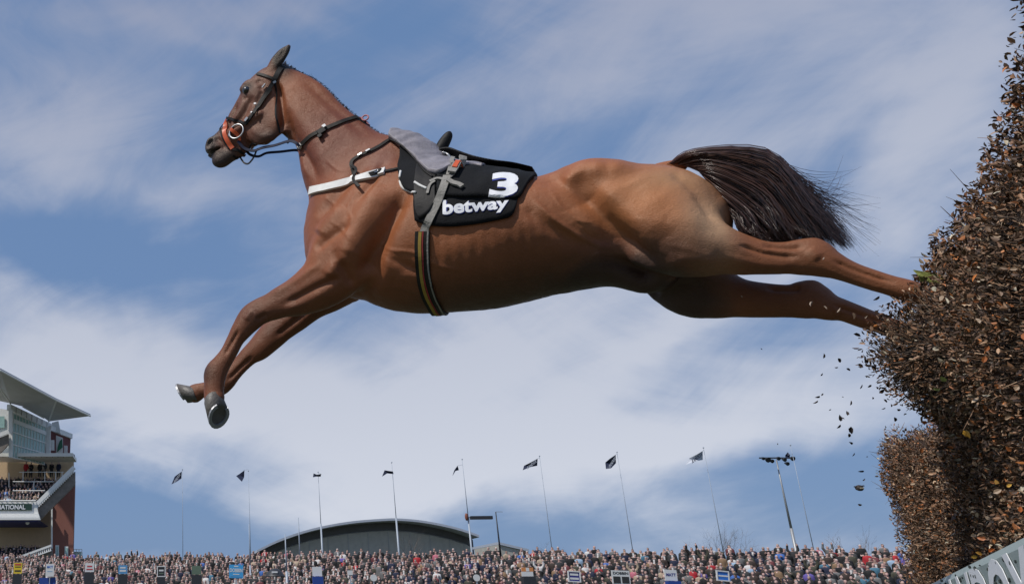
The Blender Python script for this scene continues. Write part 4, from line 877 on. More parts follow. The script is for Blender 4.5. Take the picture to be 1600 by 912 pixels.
# ------------------------------------------------------------------ ground
M_grass = mat('turf', (.045, .06, .028), .8, noise=.35, scale=1.2, bump=.4, bscale=25, color2=(.065, .072, .038))
V = [(0, 0, 0)]; K = 64; R_ = [6, 30, 120, 600, 3000]
for r in R_: V += [(r*math.cos(2*math.pi*k/K), r*math.sin(2*math.pi*k/K), 0) for k in range(K)]
F = [(0, 1+k, 1+(k+1) % K) for k in range(K)]+[(1+i*K+k, 1+(i+1)*K+k, 1+(i+1)*K+(k+1) % K, 1+i*K+(k+1) % K) for i in range(len(R_)-1) for k in range(K)]
props(obj('ground', V, F, M_grass), kind='structure')
LA, LB = np.array([44.5, 47.5, 0]), np.array([-18., 77.5, 0]); LD = (LB-LA)/np.linalg.norm(LB-LA); LN = np.array([-LD[1], LD[0], 0]); LN = LN*np.sign(LN[1]); LL = np.linalg.norm(LB-LA)
def bank(s, k):                                # along the line (0 right .. 1 left), rows back
    z = (.15+.25*s)+k*(.225+.075*s); return LA+(LB-LA)*s+LN*(k*1.0)+np.array([0, 0, z])
V = []; F = []
for s in np.linspace(-.1, 1.1, 13):
    V += [bank(s, -4)*[1, 1, 0]-[0, 0, .3]]+[bank(s, k)*[1, 1, 1] for k in (-.5, 3, 7, 11)]+[bank(s, 12.5)-[0, 0, .1], bank(s, 22)*[1, 1, 0]-[0, 0, .3]]
for i in range(12):
    for j in range(6): F.append((i*7+j, i*7+7+j, i*7+8+j, i*7+1+j))
props(obj('grass_bank', V, F, M_grass, None, True), kind='structure')

# ------------------------------------------------------------------ people
PAL = [('black', (.012, .012, .013)), ('charcoal', (.035, .036, .038)), ('dark brown', (.045, .03, .024)), ('olive', (.06, .058, .04)), ('navy', (.014, .02, .05)), ('grey', (.15, .15, .15)), ('beige', (.42, .33, .24)), ('red', (.42, .022, .03)),
       ('blue', (.05, .14, .42)), ('teal', (.06, .17, .25)), ('tan', (.24, .15, .085)), ('white', (.62, .61, .60)), ('pink', (.48, .14, .19)), ('pale blue', (.30, .42, .56)), ('purple', (.12, .09, .33)), ('maroon', (.13, .03, .035))]
PN = [n for n, _ in PAL]; PW = np.array([34, 20, 12, 7, 9, 6, 2.2, .7, .5, .5, 2.0, 2.2, .5, .6, .4, 1.4]); PW = PW/PW.sum()
MCO = [mat(n+' coat', c, .8, noise=.2, scale=6) for n, c in PAL]
HAIR = [('grey hair', (.26, .25, .24)), ('dark hair', (.025, .018, .015)), ('brown hair', (.09, .05, .03)), ('fair hair', (.32, .21, .11)), ('a flat cap', (.07, .065, .05)), ('white hair', (.55, .53, .50)), ('a bald head', (.5, .3, .23))]
MHR = [mat(n.replace('a ', ''), c, .8) for n, c in HAIR]; SKIN = [(.48, .31, .27), (.54, .36, .31), (.38, .24, .20), (.50, .31, .27)]; MSK = [mat('skin', c, .55) for c in SKIN]
MTR = [mat('trousers', c, .85) for c in ((.02, .02, .024), (.03, .035, .06), (.07, .06, .045), (.05, .05, .05))]
def arm_pts(pose, s):
    sh = (s*.175, 0, 1.39)
    if pose == 0: return [sh, (s*.235, .01, 1.12), (s*.215, -.06, .88)]
    if pose == 1: return [sh, (s*.23, .0, 1.12), (-s*.06, -.19, 1.14+.03*s)]
    if pose == 2: return [sh, (s*.23, -.03, 1.12), (s*.07, -.20, 1.36)] if s > 0 else [sh, (s*.235, .01, 1.12), (s*.215, -.06, .88)]
    if pose == 3: return [sh, (s*.30, -.03, 1.60), (s*.27, -.08, 1.90)]
    return [sh, (s*.24, -.02, 1.12), (s*.05, -.21, 1.02)]
def person_meshes(pose, h, stout, long_coat, lump=False):
    def fld(): return Field((-.45, -.36, -.02), (.45, .30, 2.12 if pose == 3 else 1.85), h)
    w = 1+.16*stout
    def torso(f, g):
        f.chain([(0, .0, .92, .165*w+g, .115*w+g), (0, .01, 1.10, .165*w+g, .118*w+g), (0, .01, 1.28, .19*w+g, .118*w+g), (0, .012, 1.37, .15*w+g, .09+g), (0, .012, 1.43, .07+g, .06+g)], .04, 3)
        for s in (-1, 1):
            A = np.array(arm_pts(pose, s)); f.chain([(*A[0], .062+g, .062+g), (*A[1], .047+g, .047+g)], .05, iso=True); f.chain([(*A[1], .045+g, .045+g), (*(A[1]+(A[2]-A[1])*.92), .034+g, .034+g)], .03, iso=True)
    def legs(f, g):
        for s in (-1, 1): f.chain([(s*.09, 0, .90, .095+g, .10+g), (s*.10, -.01, .50, .062+g, .066+g), (s*.11, .015, .09, .042+g, .05+g)], .03, 3)
    def head(f):
        f.chain([(0, .012, 1.40, .058, .058), (0, .008, 1.52, .052, .055)], .03, iso=True); f.chain([(0, .0, 1.635, .082, .098), (0, .0, 1.66, .080, .096)], .03); f.chain([(0, -.022, 1.585, .052, .068), (0, -.03, 1.56, .040, .055)], .04)
        if h < .03:
            f.chain([(0, -.095, 1.625, .012, .012), (0, -.112, 1.60, .016, .016)], .02, iso=True)
            for s in (-1, 1): f.chain([(s*.083, .01, 1.62, .022, .012), (s*.085, .01, 1.60, .018, .012)], .01)
    def hands(f):
        for s in (-1, 1):
            A = np.array(arm_pts(pose, s)); d = (A[2]-A[1])/np.linalg.norm(A[2]-A[1]); f.chain([(*(A[2]-d*.03), .032, .032), (*(A[2]+d*.04), .042, .03), (*(A[2]+d*.09), .03, .025)], .02, iso=True)
            if h < .03: f.chain([(*(A[2]+d*.02), .016, .016), (*(A[2]+d*.05+np.array([-s*.045, 0, .01])), .014, .014)], .01, iso=True)
    if lump:
        f = fld(); torso(f, .03); legs(f, .015); head(f); hands(f)
        if long_coat: f.chain([(0, .0, .95, .19*w, .14*w), (0, 0, .60, .19*w, .15*w)], .04)
        return f.mesh()
    f = fld(); torso(f, 0); legs(f, 0); head(f); hands(f)
    for s in (-1, 1): f.chain([(s*.11, .02, .03, .04, .045), (s*.12, -.13, .025, .035, .04)], .02)
    body = f.mesh()
    f = fld(); torso(f, .028); f.chain([(0, .0, .95, .185*w, .14*w), (0, 0, .52 if long_coat else .78, .19*w, .15*w)], .04)
    f.chain([(0, -.10, 1.46, .03, .05), (0, -.05, 1.49, .04, .05)], .03, cut=True); f.chain([(0, -.02, 1.60, .10, .12), (0, -.02, 1.66, .1, .12)], .01, cut=True)
    f.chain([(0, .03, 1.445, .085, .06), (0, .03, 1.46, .08, .055)], .02); coat = f.mesh()
    f = fld(); legs(f, .02); trous = f.mesh()
    f = fld(); f.chain([(0, .028, 1.66, .086, .098), (0, .025, 1.685, .082, .095)], .02); f.chain([(0, .05, 1.60, .080, .07), (0, .05, 1.64, .084, .08)], .02); hair = f.mesh()
    f = fld(); f.chain([(0, .015, 1.715, .09, .11), (0, .01, 1.73, .082, .10)], .02); f.chain([(0, -.10, 1.70, .06, .05), (0, -.11, 1.698, .05, .05)], .015); cap = f.mesh()
    return body, coat, trous, hair, cap
PROTO = []
for (pose, st, lc) in ((0, 0, 0), (1, 1, 0), (4, 0, 1), (2, 0, 0), (0, 1, 1), (3, 0, 0), (1, 0, 0), (2, .6, 1)):
    PROTO.append([mesh(nm, V, F, MCO[0], True) for nm, (V, F) in zip(('body', 'coat', 'trousers', 'hair', 'cap'), person_meshes(pose, .024, st, lc))])
def add_person(p, rz, pi, ci, hi, si, ti, sc, label, group):
    o = thing('person', tuple(p), label, 'person', group, rz); o.scale = (sc, sc, sc); me = PROTO[pi]
    for nm, m, mt in (('body', me[0], MSK[si]), ('coat', me[1], MCO[ci]), ('trousers', me[2], MTR[ti])) + (() if hi == 6 else ((('cap', me[4], MHR[4]),) if hi == 4 else (('hair', me[3], MHR[hi]),))):
        c = bpy.data.objects.new(nm, m); C.objects.link(c); c.parent = o; c.material_slots[0].link = 'OBJECT'; c.material_slots[0].material = mt
    return o
# one crowd list: place, facing, looks
crowd = []
for k in range(12):
    s = -.03
    while s < 1.03:
        s += (rng.uniform(.44, .68)*(1.06-.45*s))/LL
        if k > 10 and rng.random() < .5: continue
        if rng.random() < .04: continue
        p = bank(s, k+rng.uniform(-.22, .22)); p[2] = bank(s, k)[2]; q = proj(p+np.array([0, 0, 1.3]))
        crowd.append(dict(p=p, px=q[0], py=q[1], k=k, s=s, ci=int(rng.choice(len(PAL), p=PW)), hi=int(rng.choice(7, p=[.2, .18, .14, .08, .12, .10, .18])), si=int(rng.integers(4)), ti=int(rng.integers(4)),
                          pi=int(rng.choice(8, p=[.22, .15, .16, .1, .15, .012, .158, .05])), sc=rng.uniform(.93, 1.06), rz=rng.normal(0, .3)))
for (a, b, cn) in ((1218, 872, 'blue'), (1304, 866, 'red'), (1363, 902, 'teal'), (1400, 878, 'red'), (1420, 880, 'purple'), (1413, 890, 'beige'), (1219, 904, 'tan'), (1116, 890, 'red'), (1155, 903, 'blue'), (1182, 886, 'navy'), (1086, 898, 'red'),
                   (1284, 886, 'teal'), (902, 880, 'pale blue'), (803, 884, 'white'), (836, 866, 'red'), (1335, 890, 'grey'), (1435, 894, 'black'), (1092, 900, 'beige'), (1147, 876, 'white'), (870, 888, 'navy'), (788, 900, 'tan'), (557, 890, 'red'),
                   (413, 868, 'red'), (408, 876, 'red'), (398, 880, 'beige'), (1310, 883, 'tan'), (1380, 862, 'white'), (1150, 880, 'pale blue'), (1380, 850, 'grey')):
    i = min(range(len(crowd)), key=lambda i: (crowd[i]['px']-a)**2+(crowd[i]['py']-b)**2); crowd[i]['ci'] = PN.index(cn)
face0 = math.atan2(-LN[1], -LN[0])+math.pi/2
inview = [c for c in crowd if -6 < c['px'] < 1450]
order = sorted(inview, key=lambda c: np.hypot(c['p'][0], c['p'][1])); near = order[:294]; nid = {id(c) for c in near}; far = [c for c in crowd if id(c) not in nid]
MARK = [(28, 'yellow placard'), (77, 'tall white placard'), (140, 'red lettered placard'), (192, 'light blue placard'), (252, 'dark framed placard'), (307, 'green placard'), (369, 'bright blue placard'), (430, 'black umbrella'), (495, 'blank white placard'), (584, 'first round placard'),
        (745, 'second round placard'), (824, 'orange striped placard'), (897, 'purple placard'), (970, 'large white placard'), (1048, 'white and blue placard'), (1129, 'tilted blue placard'), (1240, 'floodlight mast'), (1330, 'small bare tree'), (1430, 'brush fence')]
lab = {}
for c in near:
    m = min(MARK, key=lambda m: abs(m[0]-c['px'])); side = 'left' if c['px'] < m[0] else 'right'; band = ('front' if c['k'] < 3 else 'middle' if c['k'] < 7 else 'back')
    c['_'] = (f"{PN[c['ci']]} coat", HAIR[c['hi']][0], band, side, m[1]); c['_d'] = abs(c['px']-m[0]); lab.setdefault((c['_'][0], band, side, m[1]), []).append(c)
ORD = ['', 'second ', 'third ', 'fourth ', 'fifth ', 'sixth ', 'seventh ', 'eighth ', 'ninth ', 'tenth ', 'eleventh ', 'twelfth ', 'thirteenth ', 'fourteenth ']
for key, L_ in lab.items():
    L_.sort(key=lambda c: c['_d'])
    for n_, c in enumerate(L_):
        a, h_, band, side, m = c['_']; c['label'] = f"{ORD[min(n_, 13)]}person in {a} in {band} rows {side} of the {m}"
for c in near:
    add_person(c['p'], face0+c['rz'], c['pi'], c['ci'], c['hi'], c['si'], c['ti'], c['sc'], c['label'], 'racegoers standing on the bank')
# everyone farther off: one mesh
M_crowd = mat('crowd', (.1, .1, .1), .8, attr=True)
LUMP = [person_meshes(pose, .046, st, lc, True) for (pose, st, lc) in ((0, 0, 0), (1, 1, 0), (4, 0, 1), (2, 0, 0), (3, 0, 0))]
def mass(name, people, label, cat):
    VV, FF, CC, n = [], [], [], 0
    for c in people:
        j = [0, 1, 2, 3, 1, 4, 0, 3][c['pi']]; V, F = LUMP[j]; a = c.get('face', face0)+c['rz']; R = np.array([[math.cos(a), -math.sin(a), 0], [math.sin(a), math.cos(a), 0], [0, 0, 1]])
        z = V[:, 2]; hd = (z > 1.49) & (np.abs(V[:, 0]) < .12) & (np.hypot(V[:, 0], V[:, 1]) < .2); col = np.tile(PAL[c['ci']][1], (len(V), 1)).astype(float)
        col[z < .80] = [.03, .03, .035]; hr = hd & ((z > 1.695) | (V[:, 1] > .03)); col[hd] = SKIN[c['si']]
        if c['hi'] != 6: col[hr] = HAIR[c['hi']][1]
        A = np.array([arm_pts([0, 1, 4, 2, 3][j], s)[2] for s in (-1, 1)]); hn = np.minimum(*[np.linalg.norm(V-x, axis=1) for x in A]) < .075; col[hn] = SKIN[c['si']]
        if c['pi'] % 3 == 1: col[(z > 1.2) & (z < 1.46) & (np.abs(V[:, 0]) < .05) & (V[:, 1] < -.06)] = (.6, .58, .57)
        VV.append((V*c['sc'])@R.T+c['p']); FF.append(F+n); CC.append(col); n += len(V)
    o = obj(name, np.vstack(VV), np.vstack(FF), M_crowd, None, True, np.vstack(CC)); return props(o, label, cat, None, 'stuff')
mass('distant_crowd', far, 'dense mass of pink faced racegoers packed along the grass bank towards the grandstand', 'crowd')

# ------------------------------------------------------------------ flagpoles, floodlights
M_pole = mat('pale painted pole', (.36, .41, .48), .4); M_dark = mat('dark metal', (.03, .032, .038), .5, noise=.2, scale=20); M_flag = mat('navy flag', (.02, .028, .065), .7, noise=.2, scale=8); M_flagw = mat('white flag print', (.55, .58, .64), .7); M_rust = mat('rust brown paint', (.22, .07, .04), .6)
def topY(px, py, z=12.6): d = ray(px, py); return (z-CH)/(d[2]/d[1])
POLES = [(285, 733, 12.6, [(284, 736), (283.5, 747), (276, 752), (268, 756), (273, 744)], 'leftmost flagpole with a drooping navy flag beside the grandstand', 1),
 (388, 735, 12.6, [(382, 734), (381.5, 745), (378, 752), (369, 743), (374, 740)], 'thin flagpole with a folded navy flag left of the arched hall', 0),
 (497, 737, 12.6, [(502, 740), (501, 744), (494, 744), (489, 745), (490, 739), (495, 741)], 'flagpole with a tiny furled flag rising over the left part of the arched hall', 0),
 (612, 722, 12.6, [(614, 736), (615, 740), (605, 739), (597, 744), (601, 734), (606, 735)], 'flagpole rising over the middle of the arched hall roof', 0),
 (722, 717, 12.6, [(715, 727), (717, 734), (712, 735), (707, 743), (710, 734)], 'flagpole at the right end of the arched hall with a small blue flag', 0),
 (843, 712, 12.6, [(840, 716), (839.5, 727), (829, 729), (817, 734), (819, 727), (829, 722)], 'flagpole with a long dark flag flying above the orange placard', 1),
 (964, 706, 12.6, [(962, 710), (962.5, 723), (955, 731), (947, 732), (946, 722), (953, 716)], 'flagpole with a bunched dark flag above the large white placard', 1),
 (1099, 699, 12.6, [(1098, 704), (1098, 718), (1085, 720), (1072, 725), (1076, 716), (1088, 710)], 'flagpole with a lettered navy and white flag between two bare trees', 2),
 (1235, 695, 12.6, [(1234.5, 710), (1234, 714), (1228, 715), (1227, 711), (1231, 706)], 'rightmost flagpole with a small blue flag next to the floodlight mast', 0)]
def ground_z(x, y):
    q = np.array([x, y, 0])-LA; s = (q@LD)/LL; k = (q@LN); return max(0, bank(np.clip(s, -.1, 1.1), np.clip(k, 0, 12))[2]) if k < 13 else 0.
for (a, b, z, fl, lb, tx) in POLES:
    Y = topY(a, b, z); top = at(a, b, Y); gz = 0.
    t = thing('flagpole', (top[0], top[1], gz), lb, 'flagpole', 'flagpoles behind the crowd')
    zk = 7.9 if 480 < a < 730 else 3.6
    MB().tube([(top[0], top[1], gz), (top[0], top[1], zk)], [.085, .075], 8).build('lower_pole', M_pole, t, True)
    MB().tube([(top[0], top[1], zk), (top[0], top[1], z-.05)], [.034, .014], 6).build('upper_pole', M_pole, t, True)
    V, F = ball((top[0], top[1], z), .06, 4); obj('finial', V, F, M_pole, t, True)
    P = np.array([at(u, v, Y-.1+.22*math.sin(i*2.1)) for i, (u, v) in enumerate(fl)]); n_ = len(P)
    c = P.mean(0)+np.array([0, .15, 0]); V = np.vstack([P, [c], P+[0, .03, 0], [c+[0, .03, 0]]])
    F = [(i, (i+1) % n_, n_) for i in range(n_)]+[((i+1) % n_+n_+1, i+n_+1, 2*n_+1) for i in range(n_)]+[(i, i+n_+1, (i+1) % n_+n_+1, (i+1) % n_) for i in range(n_)]
    f_ = obj('flag', V, F, M_flag if tx < 2 else M_flagw, t)
    MB().tube([P[0], (top[0], top[1], P[0][2]+.1)], .012, 4).build('halyard', M_pole, t)
    if tx:
        far_ = P[np.argmin(P[:, 0])]; q0 = np.array([far_[0]*.8+P[0][0]*.2, Y-.42, 0]); w_ = (P[0]-far_)*.62; mid = P.mean(0)-[0, 0, 0]
        hgt = (P[:, 2].max()-P[:, 2].min())*.26; letters('flag_lettering', 'RANDOX', mid-w_/2+[0, -.30, -hgt*.5], w_*[1, 0, 1], np.array([0, 0, hgt]), M_flagw if tx < 2 else M_flag, f_, .02)
def mast_simple(name, a, b, z, r0, lb, cat, m=M_pole):
    Y = topY(a, b, z); p = at(a, b, Y); t = thing(name, (p[0], p[1], 0), lb, cat); MB().tube([(p[0], p[1], 0), (p[0], p[1], z*.55)], [r0, r0*.9], 8).build('lower_pole', m, t, True); MB().tube([(p[0], p[1], z*.55), (p[0], p[1], z)], [r0*.7, r0*.35], 6).build('upper_pole', m, t, True); return t, p, Y
mast_simple('lamp_post', 389, 818, 6.6, .07, 'short thin white post in the crowd left of the arched hall', 'post'); mast_simple('lamp_post', 445.5, 834, 5.6, .10, 'stubby white post before the left end of the arched hall', 'post'); mast_simple('lamp_post', 466, 808, 7.4, .09, 'tapering white post in front of the left arched roof', 'post')
t, p, Y = mast_simple('floodlight_mast', 1213, 718, 12.2, .13, 'tall floodlight mast with a crossbar of black lamps near the brush fence', 'floodlight', mat('galvanised steel', (.32, .33, .34), .45, .3))
w = (p[1]*cp+(p[2]-CH)*sp)/FOC
MB().beam(p+[-26*w, 0, 3*w], p+[24*w, 0, 3*w], .10, .10).build('crossbar', M_dark, t)
for dx, dz, s in ((-17, 1, 7), (-11, -1, 5), (0, 3, 5), (9, 1, 5), (12, -5, 5), (22, 3, 6), (-24, 3, 4)):
    c = p+np.array([dx*w, -.15, dz*w]); b = MB(); b.tube([c+[0, .12, 0], c+[0, -.10, -.06], c+[0, -.22, -.12]], [s*.25*w, s*.5*w, s*.62*w], 8); b.build('lamp_head', M_dark, t)
Y = topY(722, 717); p = at(731, 808, Y-.1); w = (p[1]*cp+(p[2]-CH)*sp)/FOC; t = thing('sign_bar', tuple(p), 'long dark flat bar held out from a flagpole beside the arched hall', 'sign')
MB().beam(p+[4*w, 0, -.02], p+[38*w, 0, 0], .35, 5*w).build('bar', M_dark, t); MB().beam(p, p+[6*w, 0, 0], .05, .05).build('bracket', M_dark, t); V, F = ball(p+[-2*w, 0, w], 4.5*w, 5, (.6, .5, 1.35)); obj('shield', V, F, M_rust, t, True)
t, p, Y = mast_simple('camera_mast', 774.5, 799, 7.2, .10, 'dark mast with a short arm right of the arched hall', 'mast', M_dark); MB().beam(p, p+[.5, 0, .0], .04, .04).build('arm', M_pole, t)

# ------------------------------------------------------------------ arched hall and the low roof beside it
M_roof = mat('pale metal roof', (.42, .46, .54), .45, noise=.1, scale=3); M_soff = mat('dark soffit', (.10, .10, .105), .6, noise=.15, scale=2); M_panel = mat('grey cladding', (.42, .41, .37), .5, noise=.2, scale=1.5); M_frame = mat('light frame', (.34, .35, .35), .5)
YH = 122.; arc = np.array([(398, 861), (430, 845.5), (470, 831.5), (510, 822), (550, 816), (590, 813), (612, 812.5), (645, 815), (680, 821), (710, 828.5), (737, 838)])
arc = spline(arc, 3); T = np.array([at(a, b, YH) for a, b in arc]); hall = thing('arched_hall', (T[:, 0].mean(), YH, 0), 'long grey hall with a shallow arched roof rising behind the crowd', 'building')
def strip(name, A, B, thick, m, parent):         # wall between two outlines, pushed back
    n = len(A); V = np.vstack([A, B, A+[0, thick, 0], B+[0, thick, 0]]); F = [(i, i+1, n+i+1, n+i) for i in range(n-1)]+[(2*n+i+1, 2*n+i, 3*n+i, 3*n+i+1) for i in range(n-1)]+[(i+1, i, 2*n+i, 2*n+i+1) for i in range(n-1)]+[(n+i, n+i+1, 3*n+i+1, 3*n+i) for i in range(n-1)]+[(0, n, 3*n, 2*n), (2*n-1, n-1, 3*n-1, 4*n-1)]
    return obj(name, V, F, m, parent)
dn = lambda P, d: P-np.array([0, 0, d])
strip('roof', T+[0, -3, 0], dn(T, .28)+[0, -3, 0], 34, M_roof, hall); S_ = T[3:-1]; bz = np.interp(np.linspace(0, 1, len(S_)), [0, .5, 1], [.9, 1.25, 1.0])
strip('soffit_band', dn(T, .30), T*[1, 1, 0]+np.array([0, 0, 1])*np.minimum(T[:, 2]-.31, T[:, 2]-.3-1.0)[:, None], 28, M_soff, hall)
zb = 1.0
for i, (a0, a1) in enumerate(zip([404, 425, 453, 482, 511, 542, 573, 604, 638, 669, 700, 722], [425, 453, 482, 511, 542, 573, 604, 638, 669, 700, 722, 735])):
    q = [np.interp(x, arc[:, 0], T[:, 2]) for x in (a0, a1)]; X = [np.interp(x, arc[:, 0], T[:, 0]) for x in (a0, a1)]
    if min(q)-1.3 < zb: continue
    P = [(X[0]+.05, YH-.05, zb), (X[1]-.05, YH-.05, zb), (X[1]-.05, YH-.05, q[1]-1.35), (X[0]+.05, YH-.05, q[0]-1.35)]; MB().prism(P, (0, -.12, 0)).build('wall_panel', M_panel, hall); MB().box((X[0], YH-.14, (zb+q[0]-1.3)/2), (.09, .12, q[0]-1.3-zb)).build('mullion', M_frame, hall)
E_ = dn(T[3:-1], 1.3)+[0, -.1, 0]; MB().tube(E_, .05, 5).build('gutter_line', M_frame, hall, True)
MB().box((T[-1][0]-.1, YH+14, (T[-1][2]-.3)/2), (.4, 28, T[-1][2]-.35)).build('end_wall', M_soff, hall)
P = [at(a, b, 100) for a, b in ((779, 846), (826, 857), (826, 870), (779, 870))]; t = thing('low_building', tuple(P[3]), 'low grey building with a sloping roof edge right of the arched hall', 'building')
MB().prism([P[0], P[1], P[1]-np.array([0, 0, .25]), P[0]-np.array([0, 0, .25])], (0, 9, 0)).build('roof', M_roof, t); MB().prism([P[0]+np.array([0, .2, -.27]), P[1]+np.array([0, .2, -.27]), P[2]*[1, 1, 0]+[0, .2, 0], P[3]*[1, 1, 0]+[0, .2, 0]], (0, 8, 0)).build('wall', M_panel, t)

# ------------------------------------------------------------------ bare trees behind the crowd
M_bark = mat('bare bark', (.16, .13, .11), .9)
def bare_tree(a, b, w_, Y, lb, seed, n0=6):
    r_ = random.Random(seed); top = at(a, b, Y); H = top[2]; t = thing('bare_tree', (top[0], Y, 0), lb, 'tree', 'bare trees behind the crowd'); cr = MB(); tr = MB()
    tr.tube([(top[0], Y, 0), (top[0]+.05, Y, H*.35), (top[0], Y, H*.55)], [.13, .10, .06], 6)
    def grow(p, d, L_, r, lv):
        q = p+d*L_*.5+np.array([r_.gauss(0, .04), r_.gauss(0, .04), 0])*L_; e = q+(d+np.array([0, 0, .15]))*L_*.5; cr.tube([p, q, e], [r, r*.75, r*.45], 3, cap=False)
        if lv == 0: return
        for _ in range(r_.choice((2, 3, 3))):
            nd = d+np.array([r_.gauss(0, .42), r_.gauss(0, .42), r_.gauss(.12, .25)]); nd /= np.linalg.norm(nd); grow(e if r_.random() < .6 else q, nd, L_*r_.uniform(.6, .8), r*.55, lv-1)
    for i in range(n0):
        an = 2*math.pi*i/n0+r_.random(); d = np.array([math.cos(an)*w_, math.sin(an)*w_, 1.]); d /= np.linalg.norm(d); grow(np.array([top[0], Y, H*r_.uniform(.3, .52)]), d, H*.20, .035, 4)
    tr.build('trunk', M_bark, t, True); cr.build('crown', M_bark, t)
bare_tree(1109, 820, .55, 96, 'spreading bare tree behind the crowd left of the lettered flag pole', 1); bare_tree(1143, 822, .5, 97, 'bare tree behind the crowd right of the lettered flag pole', 5); bare_tree(1325, 823, .6, 95, 'small bare tree behind the crowd near the brush fence', 9)
bare_tree(633, 818, .35, 118, 'thin bare tree in front of the arched hall wall', 12, 4); bare_tree(867, 838, .5, 96, 'sparse bare tree top behind the sixth flagpole', 15, 3)

# ------------------------------------------------------------------ placards of the bookmakers
def P3(a, b, Y): return at(a, b, Y)
def lineY(px):                                    # distance of the crowd's front line under that place
    best = min(np.linspace(-.1, 1.1, 241), key=lambda s: abs(proj(bank(s, -1.6)+[0, 0, 1.6])[0]-px)); return bank(best, -1.6)[1]
def colm(n, c, **k): return mat(n, c, .5, noise=.06, scale=10, **k)
MP = dict(yellow=colm('yellow board', (.72, .52, .03)), white=colm('white board', (.70, .70, .69)), lb=colm('light blue board', (.10, .30, .55)), bb=colm('bright blue board', (.06, .36, .70)), blue=colm('blue board', (.03, .16, .55)), purple=colm('purple board', (.035, .035, .22)), green=colm('grey green board', (.12, .17, .12)), orange=colm('orange board', (.65, .25, .08)), black=M_dark, navy=colm('navy box', (.02, .06, .28)), red=colm('red print', (.5, .05, .06)), ink=colm('black print', (.03, .03, .03)))
def placard(a, b, w_, h_, face, lb, text=(), foot=None, tilt=0, rim=None, post=True, grp='bookmakers placards in front of the crowd'):
    Y = lineY(a); c = P3(a, b, Y); u = (Y*cp+(c[2]-CH)*sp)/FOC; W, H = w_*u, h_*u; r = math.radians(tilt); ax = np.array([[math.cos(r), 0, math.sin(r)], [0, 1, 0], [-math.sin(r), 0, math.cos(r)]])
    t = thing('placard', (c[0], c[1], 0), lb, 'placard', grp); bd = MB().box(c, (W, .05, H), ax, 0).build('board', MP[face], t)
    if rim:
        f = MB(); 
        for s in (-1, 1): f.box(c+ax[0]*s*W*.5+[0, -.02, 0], (.06, .08, H+.06), ax); f.box(c+ax[2]*s*H*.5+[0, -.021, 0], (W-.06, .08, .06), ax)
        f.build('rim', MP[rim], t)
    for (s, cx, cz, tw, th, ink) in text:
        o0 = c+ax[0]*W*(cx-tw/2)+ax[2]*H*(cz-th/2)+np.array([0, -.03, 0])
        if s: letters('lettering', s, o0, ax[0]*W*tw, ax[2]*H*th, MP[ink], bd, .03)
        else: MB().box(o0+ax[0]*W*tw/2+ax[2]*H*th/2, (W*tw, .01, H*th), ax).build('print_bar', MP[ink], bd)
    if post: MB().beam((c[0], c[1]+.03, 0), (c[0], c[1]+.03, c[2]-H*.45), .06, .05, (0, 1, 0)).build('post', MP['black'] if foot == 'black' else M_pole, t)
    if foot: MB().box((c[0], c[1]-.12, (c[2]-H*.55)/2), (W*1.05, .35, c[2]-H*.55)).build('stand', MP[foot], t)
    return t, c, u
placard(28, 887, 13, 16, 'yellow', 'bright yellow placard with two bands of print near the grandstand foot', [('', 0, .34, .75, .14, 'red'), ('', 0, .12, .7, .08, 'ink'), ('', 0, -.25, .75, .14, 'ink')], 'black')
placard(78, 890, 13, 19, 'white', 'tall white placard with faint blue lettering standing on a wide blue box', [('MATT', 0, .25, .7, .2, 'blue'), ('', 0, -.1, .6, .03, 'lb')], None)
placard(74, 907, 26, 10, 'navy', 'wide blue box in front of the crowd under a tall white placard', (), None, post=False)
placard(140, 886, 14, 13, 'white', 'small white placard with red lettering on a black stand', [('', 0, .15, .55, .16, 'red'), ('', 0, -.2, .7, .14, 'red')], 'black')
placard(192, 889, 14, 13, 'lb', 'light blue placard with two white lines on a black stand', [('', 0, .2, .6, .16, 'white'), ('', 0, -.15, .7, .2, 'white')], 'black')
placard(252, 892, 12, 15, 'black', 'black placard with a rounded white rim and a white line of print', [('', 0, .1, .6, .16, 'white'), ('', 0, -.2, .6, .1, 'green')], 'black', rim='white')
placard(307, 890, 15, 13, 'green', 'plain grey green placard on a black stand', (), 'black')
placard(369, 892, 22, 20, 'bb', 'large bright blue placard with white lettering', [('DOBBIN', 0, .08, .9, .28, 'white'), ('', 0, .38, .3, .08, 'white'), ('', 0, -.22, .45, .06, 'white'), ('', 0, -.38, .8, .05, 'lb')], None, tilt=-2)
placard(495.5, 892, 15, 14, 'white', 'blank white square placard on a thin post', (), 'navy')
placard(547, 894, 8, 7, 'white', 'very small blank white card between the square and round placards', ())
placard(824, 889, 18, 6, 'orange', 'orange and white striped placard on a black box', [('', 0, 0, .28, .9, 'white')], None, post=False); placard(824, 896, 18, 7, 'white', 'cream lower half of the orange striped placard on a black box', (), 'black')
placard(897, 900, 18, 15, 'purple', 'dark purple placard with two lines of white lettering', [('', 0, .2, .7, .2, 'white'), ('', 0, -.2, .75, .2, 'white')], None, tilt=-3, rim='white')
placard(970, 901, 28, 20, 'white', 'large white placard with black lettering above two dark pictures', [('DOBBIN', 0, .3, .85, .2, 'ink'), ('', -.24, -.2, .40, .5, 'ink'), ('', .24, -.2, .40, .5, 'ink')], None, tilt=-2)
placard(1048, 898, 19, 16, 'white', 'white placard with navy lettering and a solid blue foot', [('MATT', 0, .05, .78, .28, 'purple')], 'navy', tilt=-2)
placard(1129, 899, 18, 14, 'blue', 'tilted royal blue placard with a white word across it', [('', 0, .0, .85, .16, 'white')], None, tilt=-5, rim='white')
